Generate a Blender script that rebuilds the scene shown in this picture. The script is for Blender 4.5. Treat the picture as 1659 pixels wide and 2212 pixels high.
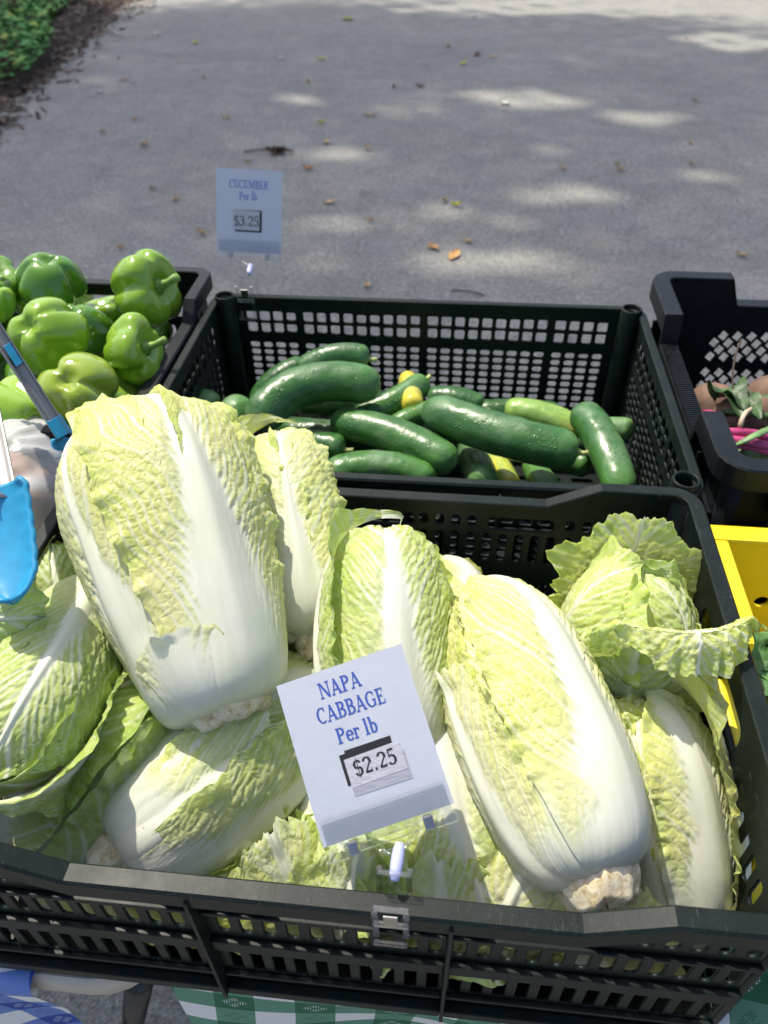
import bpy, bmesh, math, random
import numpy as np
from mathutils import Vector, Matrix

for o in list(bpy.data.objects):
    bpy.data.objects.remove(o)
scene = bpy.context.scene
C = scene.collection
R_ = math.radians

# ---------------------------------------------------------------- camera, sky, sun
cam_d = bpy.data.cameras.new('camera')
cam = bpy.data.objects.new('camera', cam_d)
C.objects.link(cam)
scene.camera = cam
cam_d.sensor_fit = 'HORIZONTAL'
cam_d.sensor_width = 36.0
cam_d.lens = 36.0 * 1660 / 1659
cam_d.clip_start = 0.02
cam_d.clip_end = 600
_p, _y, _r = R_(41.5), R_(6.25), R_(-0.8)
_F = Vector((-math.sin(_y) * math.cos(_p), math.cos(_y) * math.cos(_p), -math.sin(_p)))
_X = Vector((math.cos(_y), math.sin(_y), 0))
_U = _X.cross(_F)
_RX = math.cos(_r) * _X + math.sin(_r) * _U
_RU = -math.sin(_r) * _X + math.cos(_r) * _U
_m = Matrix((_RX, _RU, -_F)).transposed().to_4x4()
_m.translation = Vector((0, 0, 1.45))
cam.matrix_world = _m
cam_d.dof.use_dof = True
cam_d.dof.focus_distance = 0.60
cam_d.dof.aperture_fstop = 11.0

SUN = Vector((-0.35, 0.37, 0.86)).normalized()          # towards the sun
SUN_EL = math.asin(SUN.z)
SUN_AZ = math.atan2(SUN.x, SUN.y)
w = bpy.data.worlds.new('World')
scene.world = w
w.use_nodes = True
wn = w.node_tree
wn.nodes.clear()
sky = wn.nodes.new('ShaderNodeTexSky')
sky.sky_type = 'NISHITA'
sky.sun_disc = False
sky.sun_elevation = SUN_EL
sky.sun_rotation = SUN_AZ
sky.air_density = 0.8
sky.dust_density = 3.0
sky.ozone_density = 0.6
bg = wn.nodes.new('ShaderNodeBackground')
bg.inputs['Strength'].default_value = 0.15
wo = wn.nodes.new('ShaderNodeOutputWorld')
wn.links.new(sky.outputs[0], bg.inputs[0])
wn.links.new(bg.outputs[0], wo.inputs[0])
sun_d = bpy.data.lights.new('sun', 'SUN')
sun_d.energy = 3.6
sun_d.angle = R_(0.6)
sun_d.color = (1.0, 0.93, 0.80)
sun = bpy.data.objects.new('sun', sun_d)
sun.rotation_euler = SUN.to_track_quat('Z', 'Y').to_euler()
sun.location = (0, 0, 12)
C.objects.link(sun)
vs = scene.view_settings
vs.view_transform = 'Standard'
vs.look = 'None'
vs.exposure = 0.60
vs.gamma = 1.0
vs.use_curve_mapping = False
try:
    scene.cycles.use_denoising = True
    scene.cycles.max_bounces = 10
    scene.cycles.transparent_max_bounces = 16
    scene.cycles.caustics_reflective = False
    scene.cycles.caustics_refractive = False
    scene.cycles.sample_clamp_indirect = 6.0
except Exception:
    pass

rng = np.random.RandomState(7)
rnd = random.Random(11)

# ---------------------------------------------------------------- helpers: objects
def tag(o, label=None, cat=None, group=None, kind=None):
    if label: o['label'] = label
    if cat: o['category'] = cat
    if group: o['group'] = group
    if kind: o['kind'] = kind
    return o

def thing(name, label, cat, loc=(0, 0, 0), group=None):
    o = bpy.data.objects.new(name, None)
    o.empty_display_size = 0.05
    o.location = loc
    C.objects.link(o)
    return tag(o, label, cat, group)

def link(name, me, mat=None, parent=None, smooth=False):
    """link a mesh whose vertices are in world space; under a parent the offset is undone"""
    if mat is not None:
        me.materials.clear()
        me.materials.append(mat)
    if smooth:
        me.shade_smooth()
    o = bpy.data.objects.new(name, me)
    C.objects.link(o)
    if parent is not None:
        o.parent = parent
        if parent.type == 'EMPTY':
            o.matrix_parent_inverse = Matrix.Translation(parent.location).inverted()
    return o

def mesh_from(name, verts, faces):
    me = bpy.data.meshes.new(name)
    me.from_pydata([tuple(v) for v in verts], [], faces)
    me.update()
    return me

def grid_mesh(name, V, closed_u=False, attrs=None, uv=None):
    """V: (nt, ns, 3) array -> quad mesh"""
    nt, ns = V.shape[:2]
    idx = np.arange(nt * ns).reshape(nt, ns)
    if closed_u:
        a = idx[:-1]; b = np.roll(idx, -1, 1)[:-1]; c = np.roll(idx, -1, 1)[1:]; d = idx[1:]
    else:
        a = idx[:-1, :-1]; b = idx[:-1, 1:]; c = idx[1:, 1:]; d = idx[1:, :-1]
    F = np.stack([a.ravel(), b.ravel(), c.ravel(), d.ravel()], 1).astype(np.int32)
    me = bpy.data.meshes.new(name)
    me.vertices.add(nt * ns)
    me.vertices.foreach_set('co', V.reshape(-1).astype(np.float32))
    me.loops.add(F.size)
    me.loops.foreach_set('vertex_index', F.ravel())
    me.polygons.add(len(F))
    me.polygons.foreach_set('loop_start', np.arange(0, F.size, 4, dtype=np.int32))
    try:
        me.polygons.foreach_set('loop_total', np.full(len(F), 4, dtype=np.int32))
    except Exception:
        pass
    me.update(calc_edges=True)
    if attrs:
        for k, arr in attrs.items():
            at = me.attributes.new(k, 'FLOAT', 'POINT')
            at.data.foreach_set('value', arr.reshape(-1).astype(np.float32))
    if uv is not None:
        ul = me.uv_layers.new(name='UVMap')
        ul.data.foreach_set('uv', uv.reshape(-1, 2)[F.ravel()].reshape(-1).astype(np.float32))
    me.validate()
    me.shade_smooth()
    return me

def add_box(bm, lo, hi, bev=0.0, mtx=None):
    c = [(a + b) / 2 for a, b in zip(lo, hi)]
    s = [abs(b - a) for a, b in zip(lo, hi)]
    r = bmesh.ops.create_cube(bm, size=1.0)
    bmesh.ops.scale(bm, vec=s, verts=r['verts'])
    bmesh.ops.translate(bm, vec=c, verts=r['verts'])
    vs_ = r['verts']
    if bev > 0:
        es = list({e for v in vs_ for e in v.link_edges})
        rb = bmesh.ops.bevel(bm, geom=es, offset=bev, segments=2, affect='EDGES', profile=0.6)
        vs_ = [v for v in rb['verts']]
        vs_ = list({v for f in rb['faces'] for v in f.verts} | set(vs_))
    if mtx is not None:
        bmesh.ops.transform(bm, matrix=mtx, verts=[v for v in vs_ if v.is_valid])
    return vs_

def bm_mesh(bm, name='mesh'):
    me = bpy.data.meshes.new(name)
    bm.to_mesh(me)
    bm.free()
    return me

def box_obj(name, lo, hi, mat, parent=None, bev=0.0, mtx=None):
    bm = bmesh.new()
    add_box(bm, lo, hi, bev, mtx)
    return link(name, bm_mesh(bm, name), mat, parent)

def tube_pts(path, radii, n=10, cap=True, flat=1.0):
    """verts, faces for a tube along path (list of 3-vectors)"""
    path = [Vector(p) for p in path]
    V, Fc = [], []
    k = len(path)
    up = Vector((0.13, 0.21, 1.0)).normalized()
    for i in range(k):
        t = (path[min(i + 1, k - 1)] - path[max(i - 1, 0)]).normalized()
        if abs(t.dot(up)) > 0.97:
            up = Vector((1, 0.1, 0)).normalized()
        x = t.cross(up).normalized()
        y = x.cross(t)
        r = radii[i] if hasattr(radii, '__len__') else radii
        for j in range(n):
            a = 2 * math.pi * j / n
            V.append(path[i] + x * (r * math.cos(a)) + y * (r * flat * math.sin(a)))
    for i in range(k - 1):
        for j in range(n):
            a = i * n + j; b = i * n + (j + 1) % n
            Fc.append((a, b, b + n, a + n))
    if cap:
        Fc.append(tuple(range(n - 1, -1, -1)))
        Fc.append(tuple((k - 1) * n + j for j in range(n)))
    return V, Fc

def tube_obj(name, path, radii, mat, parent=None, n=10, flat=1.0):
    V, Fc = tube_pts(path, radii, n, True, flat)
    return link(name, mesh_from(name, V, Fc), mat, parent, smooth=True)

def bez(p0, p1, p2, k):
    p0, p1, p2 = Vector(p0), Vector(p1), Vector(p2)
    return [p0 * (1 - t) ** 2 + p1 * (2 * t * (1 - t)) + p2 * t * t for t in np.linspace(0, 1, k)]

def plate_mesh(name, outline, holes, thick, mtx, bev=0.0006):
    """flat plate with holes (2D curve fill), x/y = outline plane, thickness in z, placed by mtx"""
    cu = bpy.data.curves.new(name, 'CURVE')
    cu.dimensions = '2D'
    cu.fill_mode = 'BOTH'
    cu.extrude = thick / 2 - bev
    cu.bevel_depth = bev
    cu.bevel_resolution = 0
    cu.offset = -bev
    for poly in [outline] + holes:
        sp = cu.splines.new('POLY')
        sp.points.add(len(poly) - 1)
        for p, q in zip(sp.points, poly):
            p.co = (q[0], q[1], 0, 1)
        sp.use_cyclic_u = True
    ob = bpy.data.objects.new(name, cu)
    C.objects.link(ob)
    dg = bpy.context.evaluated_depsgraph_get()
    me = bpy.data.meshes.new_from_object(ob.evaluated_get(dg))
    bpy.data.objects.remove(ob)
    bpy.data.curves.remove(cu)
    me.transform(mtx)
    me.name = name
    return me

def slot(cx, cy, w, h, r=None, k=3):
    """rounded rectangle"""
    r = min(w, h) / 2 if r is None else r
    r = min(r, w / 2 - 1e-5, h / 2 - 1e-5)
    out = []
    for qx, qy, a0 in ((1, 1, 0), (-1, 1, 90), (-1, -1, 180), (1, -1, 270)):
        for i in range(k + 1):
            a = R_(a0 + 90 * i / k)
            out.append((cx + qx * (w / 2 - r) + r * math.cos(a), cy + qy * (h / 2 - r) + r * math.sin(a)))
    return out

# ---------------------------------------------------------------- helpers: noise
def hash2(ix, iy, seed):
    ix = ix.astype(np.int64); iy = iy.astype(np.int64)
    h = (ix * 374761393 + iy * 668265263 + seed * 1442695041) & 0x7fffffff
    h = ((h ^ (h >> 13)) * 1274126177) & 0x7fffffff
    h = (h ^ (h >> 16)) & 0x7fffffff
    return h / float(0x7fffffff)

def vnoise(x, y, seed=0):
    ix = np.floor(x); iy = np.floor(y)
    fx = x - ix; fy = y - iy
    fx = fx * fx * fx * (fx * (fx * 6 - 15) + 10); fy = fy * fy * fy * (fy * (fy * 6 - 15) + 10)
    a = hash2(ix, iy, seed); b = hash2(ix + 1, iy, seed)
    c = hash2(ix, iy + 1, seed); d = hash2(ix + 1, iy + 1, seed)
    return ((a * (1 - fx) + b * fx) * (1 - fy) + (c * (1 - fx) + d * fx) * fy) * 2 - 1

def fbm(x, y, seed=0, octv=3):
    s = 0; a = 1; t = 0
    for i in range(octv):
        s = s + a * vnoise(x * 2 ** i + 17.3 * i, y * 2 ** i - 9.1 * i, seed + i); t += a; a *= 0.5
    return s / t

def worley(x, y, seed=0):
    """F1 and F2-F1"""
    ix = np.floor(x); iy = np.floor(y)
    f1 = np.full(x.shape, 9.0); f2 = np.full(x.shape, 9.0)
    for dx in (-1, 0, 1):
        for dy in (-1, 0, 1):
            cx_ = ix + dx; cy_ = iy + dy
            px_ = cx_ + 0.1 + 0.8 * hash2(cx_, cy_, seed); py_ = cy_ + 0.1 + 0.8 * hash2(cx_, cy_, seed + 57)
            d = np.hypot(px_ - x, py_ - y)
            f2 = np.where(d < f1, f1, np.minimum(f2, d)); f1 = np.minimum(f1, d)
    return f1, f2 - f1

def sstep(a, b, x):
    t = np.clip((x - a) / (b - a), 0, 1)
    return t * t * (3 - 2 * t)

# ---------------------------------------------------------------- helpers: materials
class NT:
    def __init__(self, name):
        self.m = bpy.data.materials.new(name)
        self.m.use_nodes = True
        self.t = self.m.node_tree
        self.t.nodes.clear()
        self.out = self.n('ShaderNodeOutputMaterial')
        self.b = self.n('ShaderNodeBsdfPrincipled')
        self.l(self.b.outputs[0], self.out.inputs['Surface'])
    def n(self, typ, **kw):
        nd = self.t.nodes.new(typ)
        for k, v in kw.items():
            if hasattr(nd, k):
                setattr(nd, k, v)
            else:
                nd.inputs[k].default_value = v
        return nd
    def l(self, a, b):
        self.t.links.new(a, b)
    def set(self, **kw):
        for k, v in kw.items():
            k = k.replace('_', ' ')
            if k in self.b.inputs:
                self.b.inputs[k].default_value = v
        return self
    def coord(self, which='Object'):
        return self.n('ShaderNodeTexCoord').outputs[which]
    def noise(self, vec, scale, detail=4, rough=0.55, out='Fac'):
        nd = self.n('ShaderNodeTexNoise')
        nd.inputs['Scale'].default_value = scale
        nd.inputs['Detail'].default_value = detail
        nd.inputs['Roughness'].default_value = rough
        if vec is not None: self.l(vec, nd.inputs['Vector'])
        return nd.outputs[out]
    def vor(self, vec, scale, feature='F1', out='Distance', rand=1.0):
        nd = self.n('ShaderNodeTexVoronoi')
        nd.feature = feature
        nd.inputs['Scale'].default_value = scale
        nd.inputs['Randomness'].default_value = rand
        if vec is not None: self.l(vec, nd.inputs['Vector'])
        return nd.outputs[out]
    def ramp(self, fac, stops):
        nd = self.n('ShaderNodeValToRGB')
        e = nd.color_ramp.elements
        while len(e) > 1: e.remove(e[-1])
        e[0].position = stops[0][0]; e[0].color = col(stops[0][1])
        for p, c in stops[1:]:
            x = e.new(p); x.color = col(c)
        self.l(fac, nd.inputs[0])
        return nd.outputs[0]
    def mix(self, fac, a, b, mode='MIX'):
        nd = self.n('ShaderNodeMix')
        nd.data_type = 'RGBA'
        nd.blend_type = mode
        for s, v in ((nd.inputs[0], fac), (nd.inputs[6], a), (nd.inputs[7], b)):
            if isinstance(v, (int, float)): s.default_value = v
            elif isinstance(v, tuple): s.default_value = col(v)
            else: self.l(v, s)
        return nd.outputs[2]
    def math(self, op, a, b=None, c=None, clamp=False):
        nd = self.n('ShaderNodeMath')
        nd.operation = op
        nd.use_clamp = clamp
        for s, v in zip(nd.inputs, (a, b, c)):
            if v is None: continue
            if isinstance(v, (int, float)): s.default_value = v
            else: self.l(v, s)
        return nd.outputs[0]
    def attr(self, name):
        nd = self.n('ShaderNodeAttribute')
        nd.attribute_name = name
        return nd.outputs['Fac']
    def bump(self, h, strength=0.3, dist=0.002, prev=None):
        nd = self.n('ShaderNodeBump')
        nd.inputs['Strength'].default_value = strength
        nd.inputs['Distance'].default_value = dist
        self.l(h, nd.inputs['Height'])
        if prev is not None: self.l(prev, nd.inputs['Normal'])
        return nd.outputs[0]

def col(c):
    return (c[0], c[1], c[2], 1.0)

def simple(name, c, rough=0.5, var=0.0, scale=40, bump=0.0, bdist=0.001, **kw):
    m = NT(name)
    m.set(Roughness=rough, **kw)
    co = m.coord()
    if var > 0:
        f = m.noise(co, scale, 5)
        c2 = m.mix(m.ramp(f, [(0.3, (0, 0, 0)), (0.7, (1, 1, 1))]), tuple(x * (1 - var) for x in c), tuple(min(1, x * (1 + var)) for x in c))
        m.l(c2, m.b.inputs['Base Color'])
    else:
        m.b.inputs['Base Color'].default_value = col(c)
    if bump > 0:
        m.l(m.bump(m.noise(co, scale * 2.2, 4), bump, bdist), m.b.inputs['Normal'])
    return m.m

# cabbage leaf: attributes white (ribs and veins) and green (how green the blade is)
def cabbage_material():
    m = NT('cabbage_leaf')
    uv = m.coord('UV')
    wh = m.attr('white'); gr = m.attr('green')
    n1 = m.noise(uv, 38, 4)
    n2 = m.noise(uv, 220, 3)
    g = m.math('ADD', gr, m.math('MULTIPLY', m.math('SUBTRACT', n1, 0.5), 0.55), clamp=True)
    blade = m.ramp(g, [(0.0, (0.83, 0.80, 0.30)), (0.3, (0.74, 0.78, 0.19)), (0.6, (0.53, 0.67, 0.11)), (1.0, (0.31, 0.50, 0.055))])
    blade = m.mix(m.math('MULTIPLY', n2, 0.22), blade, (0.76, 0.77, 0.34))
    # fine net of pale veinlets
    ve = m.vor(uv, 150, 'DISTANCE_TO_EDGE', 'Distance')
    net = m.ramp(ve, [(0.0, (1, 1, 1)), (0.09, (0, 0, 0))])
    wn_ = m.math('MAXIMUM', wh, m.math('MULTIPLY', net, 0.28), clamp=True)
    mp = m.n('ShaderNodeMapping'); mp.inputs['Scale'].default_value = (150, 12, 1); m.l(uv, mp.inputs[0])
    fib = m.noise(mp.outputs[0], 1.0, 4, 0.65)
    white = m.mix(m.ramp(fib, [(0.35, (0, 0, 0)), (0.7, (1, 1, 1))]), (0.77, 0.765, 0.66), (0.68, 0.71, 0.56))
    white = m.mix(m.ramp(m.noise(uv, 16, 3), [(0.45, (0, 0, 0)), (0.75, (0.5, 0.5, 0.5))]), white, (0.70, 0.74, 0.50))
    c = m.mix(wn_, blade, white)
    # small brown specks and bruises
    sp = m.ramp(m.vor(uv, 46, 'F1', 'Distance'), [(0.0, (1, 1, 1)), (0.025, (1, 1, 1)), (0.05, (0, 0, 0))])
    gate = m.ramp(m.noise(uv, 14, 2), [(0.57, (0, 0, 0)), (0.62, (1, 1, 1))])
    c = m.mix(m.math('MULTIPLY', m.math('MULTIPLY', sp, gate), 0.6), c, (0.22, 0.15, 0.07))
    m.l(c, m.b.inputs['Base Color'])
    m.set(Roughness=0.42)
    m.b.inputs['Specular IOR Level'].default_value = 0.30
    h = m.math('ADD', m.math('MULTIPLY', n2, 0.5), m.math('MULTIPLY', m.math('MINIMUM', ve, 0.25), 2.2))
    hb = m.math('MULTIPLY', h, m.math('SUBTRACT', 1.0, m.math('MULTIPLY', wh, 0.93)))
    m.l(m.bump(m.math('MULTIPLY', fib, wh), 0.35, 0.0012, m.bump(hb, 0.55, 0.0016)), m.b.inputs['Normal'])
    # thin leaf: part of the light passes through
    tr = m.n('ShaderNodeBsdfTranslucent')
    m.l(c, tr.inputs['Color'])
    mx = m.n('ShaderNodeMixShader')
    f = m.math('SUBTRACT', 0.42, m.math('MULTIPLY', wh, 0.26))
    m.l(f, mx.inputs[0])
    m.l(m.b.outputs[0], mx.inputs[1])
    m.l(tr.outputs[0], mx.inputs[2])
    m.l(mx.outputs[0], m.out.inputs['Surface'])
    return m.m
M_CAB = cabbage_material()

def stump_material():
    m = NT('cabbage_stump')
    co = m.coord()
    n = m.noise(co, 110, 5, 0.72)
    c = m.ramp(n, [(0.3, (0.34, 0.22, 0.10)), (0.42, (0.62, 0.50, 0.30)), (0.55, (0.78, 0.71, 0.52)), (0.75, (0.82, 0.78, 0.64))])
    m.l(c, m.b.inputs['Base Color'])
    m.set(Roughness=0.8)
    m.l(m.bump(n, 0.4, 0.002), m.b.inputs['Normal'])
    return m.m
M_STUMP = stump_material()

# ---------------------------------------------------------------- cabbages
CAMP = np.array((0, 0, 1.45))
def mer(points):
    """smooth meridian through (r, z) points, resampled by arc length"""
    p = np.array(points, float)
    k = len(p)
    out = []
    for i in range(k - 1):
        p0 = p[max(i - 1, 0)]; p1 = p[i]; p2 = p[i + 1]; p3 = p[min(i + 2, k - 1)]
        for t in np.linspace(0, 1, 16, endpoint=(i == k - 2)):
            out.append(0.5 * (2 * p1 + (p2 - p0) * t + (2 * p0 - 5 * p1 + 4 * p2 - p3) * t * t + (3 * p1 - p0 - 3 * p2 + p3) * t ** 3))
    return np.array(out)

BARREL = [(0.30, 0.0), (0.56, 0.03), (0.74, 0.11), (0.85, 0.25), (0.95, 0.42), (1.0, 0.60), (0.97, 0.77), (0.82, 0.89), (0.52, 0.97), (0.1, 1.0), (-0.25, 0.99)]
SLIM = [(0.34, 0.0), (0.62, 0.03), (0.80, 0.10), (0.93, 0.24), (1.0, 0.42), (0.99, 0.60), (0.90, 0.76), (0.70, 0.89), (0.40, 0.97), (0.08, 1.0), (-0.2, 0.98)]
FAT = [(0.34, 0.0), (0.54, 0.012), (0.65, 0.06), (0.73, 0.16), (0.81, 0.29), (0.88, 0.42), (0.95, 0.56), (1.0, 0.72), (0.90, 0.86), (0.62, 0.95), (0.3, 0.995), (0.0, 1.0), (-0.2, 0.98)]

class Head:
    def __init__(self, base, top, R, prof=BARREL, seed=1, green=0.3, roll=0.0):
        self.B = np.array(base, float); self.T = np.array(top, float)
        self.L = np.linalg.norm(self.T - self.B)
        self.a = (self.T - self.B) / self.L
        mid = (self.B + self.T) / 2
        v = CAMP - mid
        v = v - self.a * v.dot(self.a)
        e1 = v / np.linalg.norm(v)
        e2 = np.cross(self.a, e1)
        cr, sr = math.cos(R_(roll)), math.sin(R_(roll))
        self.e1 = e1 * cr + e2 * sr
        self.e2 = np.cross(self.a, self.e1)
        self.R = R; self.prof = prof; self.seed = seed; self.green = green

def leaf_mesh(h, phi=0, W=60, tend=1.0, layer=0.0, rib=1.0, prof=None, seed=0, green=None, lift=0.0, ruff=1.0,
              crinkle=1.0, ns=84, nt=110, t0=0.0, rag=1.0, ribend=1.0, bend=0.0, vslope=1.5, vsp=0.017, whitebase=0.11, twist=0.0, rl=1.0, rr_=1.0):
    seed = seed + h.seed * 31
    M = mer(prof or h.prof)
    R, L = h.R, h.L
    Mm = M * np.array([R, L])
    seg = np.hypot(*np.diff(Mm, axis=0).T)
    arc = np.concatenate([[0], np.cumsum(seg)])
    total = arc[-1]
    s = np.linspace(-1, 1, ns)[None, :] * np.ones((nt, 1))
    t = np.linspace(0, 1, nt)[:, None] * np.ones((1, ns))
    jag = 0.03 * fbm(s * 2.2, 0 * s, seed + 3, 2) + rag * (0.014 * vnoise(s * 8, 0 * s, seed + 4) + 0.008 * vnoise(s * 22, 0 * s, seed + 5))
    tt = t0 + (t * (1 - 0.20 * np.abs(s) ** 2.6 + jag)) * (tend - t0)
    y = tt * total
    r = np.interp(y, arc, Mm[:, 0]); z = np.interp(y, arc, Mm[:, 1])
    dr = np.interp(y + 0.004, arc, Mm[:, 0]) - np.interp(y - 0.004, arc, Mm[:, 0])
    dz = np.interp(y + 0.004, arc, Mm[:, 1]) - np.interp(y - 0.004, arc, Mm[:, 1])
    dl = np.hypot(dr, dz) + 1e-9
    nr, nz = dz / dl, -dr / dl
    wprof = np.interp(tt, [0, 0.10, 0.35, 0.7, 1.0], [0.80, 0.92, 1.0, 1.0, 0.88])
    ej = 1 + rag * sstep(0.2, 0.4, tt) * (0.045 * vnoise(tt * 8, s * 0 + np.sign(s) * 7, seed + 8) + 0.020 * vnoise(tt * 26, np.sign(s) * 3, seed + 9) + 0.012 * vnoise(tt * 60, np.sign(s) * 3, seed + 10))
    ang = R_(W) * wprof * ej
    ph = R_(phi) + s * ang + R_(twist) * tt
    rr_x = np.maximum(np.abs(r), 0.35 * R)
    x = s * ang * rr_x                                   # across, metres
    ax = np.abs(x)
    # midrib
    tn = tt / ribend
    wr = R * rib * np.interp(tn, [0, 0.06, 0.15, 0.3, 0.5, 0.7, 0.9, 1.0, 1.2], [0.90, 0.74, 0.54, 0.34, 0.20, 0.115, 0.055, 0.03, 0.02])
    wr = np.maximum(wr, 0.0012) * (1 + 0.10 * vnoise(y * 40, np.sign(s) * 2, seed + 6))
    sg = np.where(s >= 0, 1, -1)
    side = (sg + 1) // 2
    sc = (R / 0.06) ** 0.5
    # side veins fan out of the midrib, unevenly spaced, bending towards the margin
    vsp = vsp * 0.66
    axr = np.maximum(ax - 0.35 * wr, 0)
    slp = vslope * (1.12 + 0.30 * vnoise(y * 22, side * 3.0 + ax * 8, seed + 15))
    q = (y - slp * axr + 7.5 * axr ** 2) / vsp
    q = q + 0.75 * vnoise(q * 0.38 + 31 * side, ax * 9, seed + 11) + 0.45 * fbm(x * 34, y * 26, seed + 12, 3) + side * 0.43
    qi = np.round(q)
    st = 0.38 + 0.62 * hash2(qi, side, seed + 20) ** 0.7
    near = np.exp(-np.maximum(ax - 0.7 * wr, 0) / 0.016)
    pale = np.exp(-np.maximum(ax - 0.8 * wr, 0) / 0.012) * sstep(1.0, 0.35, tt)
    vw = (0.0009 + 0.0014 * near) * np.clip(1.1 - np.abs(s) * 0.7, 0.25, 1) * (0.55 + 0.6 * st) * sc
    dv = np.abs(q - qi) * vsp / math.sqrt(1 + vslope ** 2)
    vein = np.exp(-(dv / vw) ** 2) * st
    # branch veins
    q2 = (y - vslope * 0.25 * ax) / (vsp * 0.55) + 0.9 * fbm(x * 55, y * 55, seed + 31, 3) + 0.5 * side
    v2 = np.exp(-((np.abs(q2 - np.round(q2)) * vsp * 0.55) / 0.0009) ** 2) * sstep(0.30, 0.7, hash2(np.round(q2), side, seed + 33)) * sstep(-0.1, 0.35, vnoise(x * 50, y * 50, seed + 34))
    # the stalk: wide ridge with lengthwise ribs, melting into the veins
    fr = ax / wr
    bell = np.exp(-1.6 * fr ** 2)
    ragm = fr + (0.45 * fbm(x * 75, y * 40, seed + 2, 3) - 0.85 * (vein - 0.25)) * sstep(0.25, 0.9, fr)
    ribm = sstep(1.55, 0.70, ragm)
    base_w = sstep(whitebase + 0.12, whitebase - 0.05, tt + 0.09 * fbm(x * 60, y * 14, seed + 41, 3))
    ribm = np.maximum(ribm, base_w)
    bl = 1 - ribm
    # blistered blade
    qx = x + 0.004 * fbm(x * 60, y * 60, seed + 50, 2); qy = y - 0.5 * vslope * ax + 0.004 * fbm(x * 60 + 9, y * 60, seed + 52, 2)
    f1, fe = worley(qx / 0.0125, qy / 0.0088, seed + 51)
    f1b, feb = worley(qx / 0.0062, qy / 0.0052, seed + 53)
    dome = np.minimum(fe, 0.55) / 0.55
    domeb = np.minimum(feb, 0.5) / 0.5
    net = sstep(0.13, 0.02, fe)
    edge = np.maximum(sstep(0.72, 1.0, np.abs(s)), sstep(0.86, 1.0, t))
    big = fbm(x * 26, (y - 0.6 * ax) * 38, seed + 60, 3)
    wave = fbm(x * 9, y * 9, seed + 62, 2)
    ramp = 0.35 + 0.65 * sstep(0.12, 0.5, tt)
    d = bl * crinkle * ramp * (1 - 0.6 * vein) * (0.0014 * dome ** 0.7 + 0.0006 * domeb + 0.0013 * (big + 0.4))
    d += vein * (bl * 0.0013 + 0.0004 * sstep(0.3, 1.0, fr)) + v2 * bl * 0.0006
    d += 0.0030 * wave * ramp
    thick = np.interp(tt, [0, 0.3, 0.7, 1], [0.0045, 0.0050, 0.0032, 0.001]) * min(1.2, sc)
    fan = x / (0.0028 + 0.13 * wr) + 1.2 * fbm(x * 18, y * 5, seed + 70, 2)
    groove = 0.00075 * np.cos(fan) * (0.5 + 0.5 * vnoise(x * 60, y * 6, seed + 73)) + 0.0011 * fbm(x * 90, y * 8, seed + 71, 2) + 0.0016 * fbm(x * 26, y * 7, seed + 72, 2)
    d += thick * np.maximum(bell, base_w * 0.5) + groove * ribm * sstep(0.03, 0.25, tt) * sc
    # margins: frilled, always lifting outwards so that they clear the leaf below
    frl = lambda u, k: 0.5 + 0.5 * np.sin(u / 0.0065 + 5.0 * fbm(u * 45, s * 0 + k, seed + 80 + k, 2))
    frm = lambda u, k: 0.5 + 0.5 * np.sin(u / 0.0024 + 5.0 * fbm(u * 90, s * 0 + k, seed + 84 + k, 2))
    es = sstep(0.74, 1.0, np.abs(s)) * sstep(0.12, 0.4, tt); et = sstep(0.88, 1.0, t)
    d += ruff * np.where(s < 0, rl, rr_) * (es * (0.0044 * frl(y, 1 + side.max()) + 0.0014 * frm(y, 2)) + et * (0.0044 * frl(x, 3) + 0.0016 * frm(x, 4)))
    d += lift * (np.abs(s) ** 4 * 0.5 * sstep(0.15, 0.5, tt) + sstep(0.6, 1.0, t) ** 1.5)
    d += 0.068 * layer * (0.12 + 0.88 * (1 - np.exp(-(tt / 0.13) ** 1.3)))
    rr = r + nr * d; zz = z + nz * d
    P_ = h.B + h.a * zz[..., None] + (h.e1 * np.cos(ph)[..., None] + h.e2 * np.sin(ph)[..., None]) * rr[..., None]
    if bend:
        P_ = P_ + h.e1 * (bend * tt ** 2)[..., None]
    white = np.clip(np.maximum(np.maximum(ribm, np.maximum(0.75 * near * sstep(2.2, 0.9, fr), 0.62 * pale + 0.25 * sstep(0.5, 0.1, tt))), np.maximum(vein * 0.95, np.maximum(v2 * 0.55, net * 0.42 * np.clip(1.15 - np.abs(s) * 0.4, 0, 1)))), 0, 1)
    g0 = h.green if green is None else green
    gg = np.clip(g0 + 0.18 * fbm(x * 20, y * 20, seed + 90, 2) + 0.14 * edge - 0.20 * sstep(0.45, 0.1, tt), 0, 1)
    uvs = np.stack([x + 0.3 * (seed % 13), y + 0.17 * (seed % 7)], -1)
    return grid_mesh('cabbage_leaf', P_, attrs={'white': white, 'green': gg}, uv=uvs)

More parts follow.
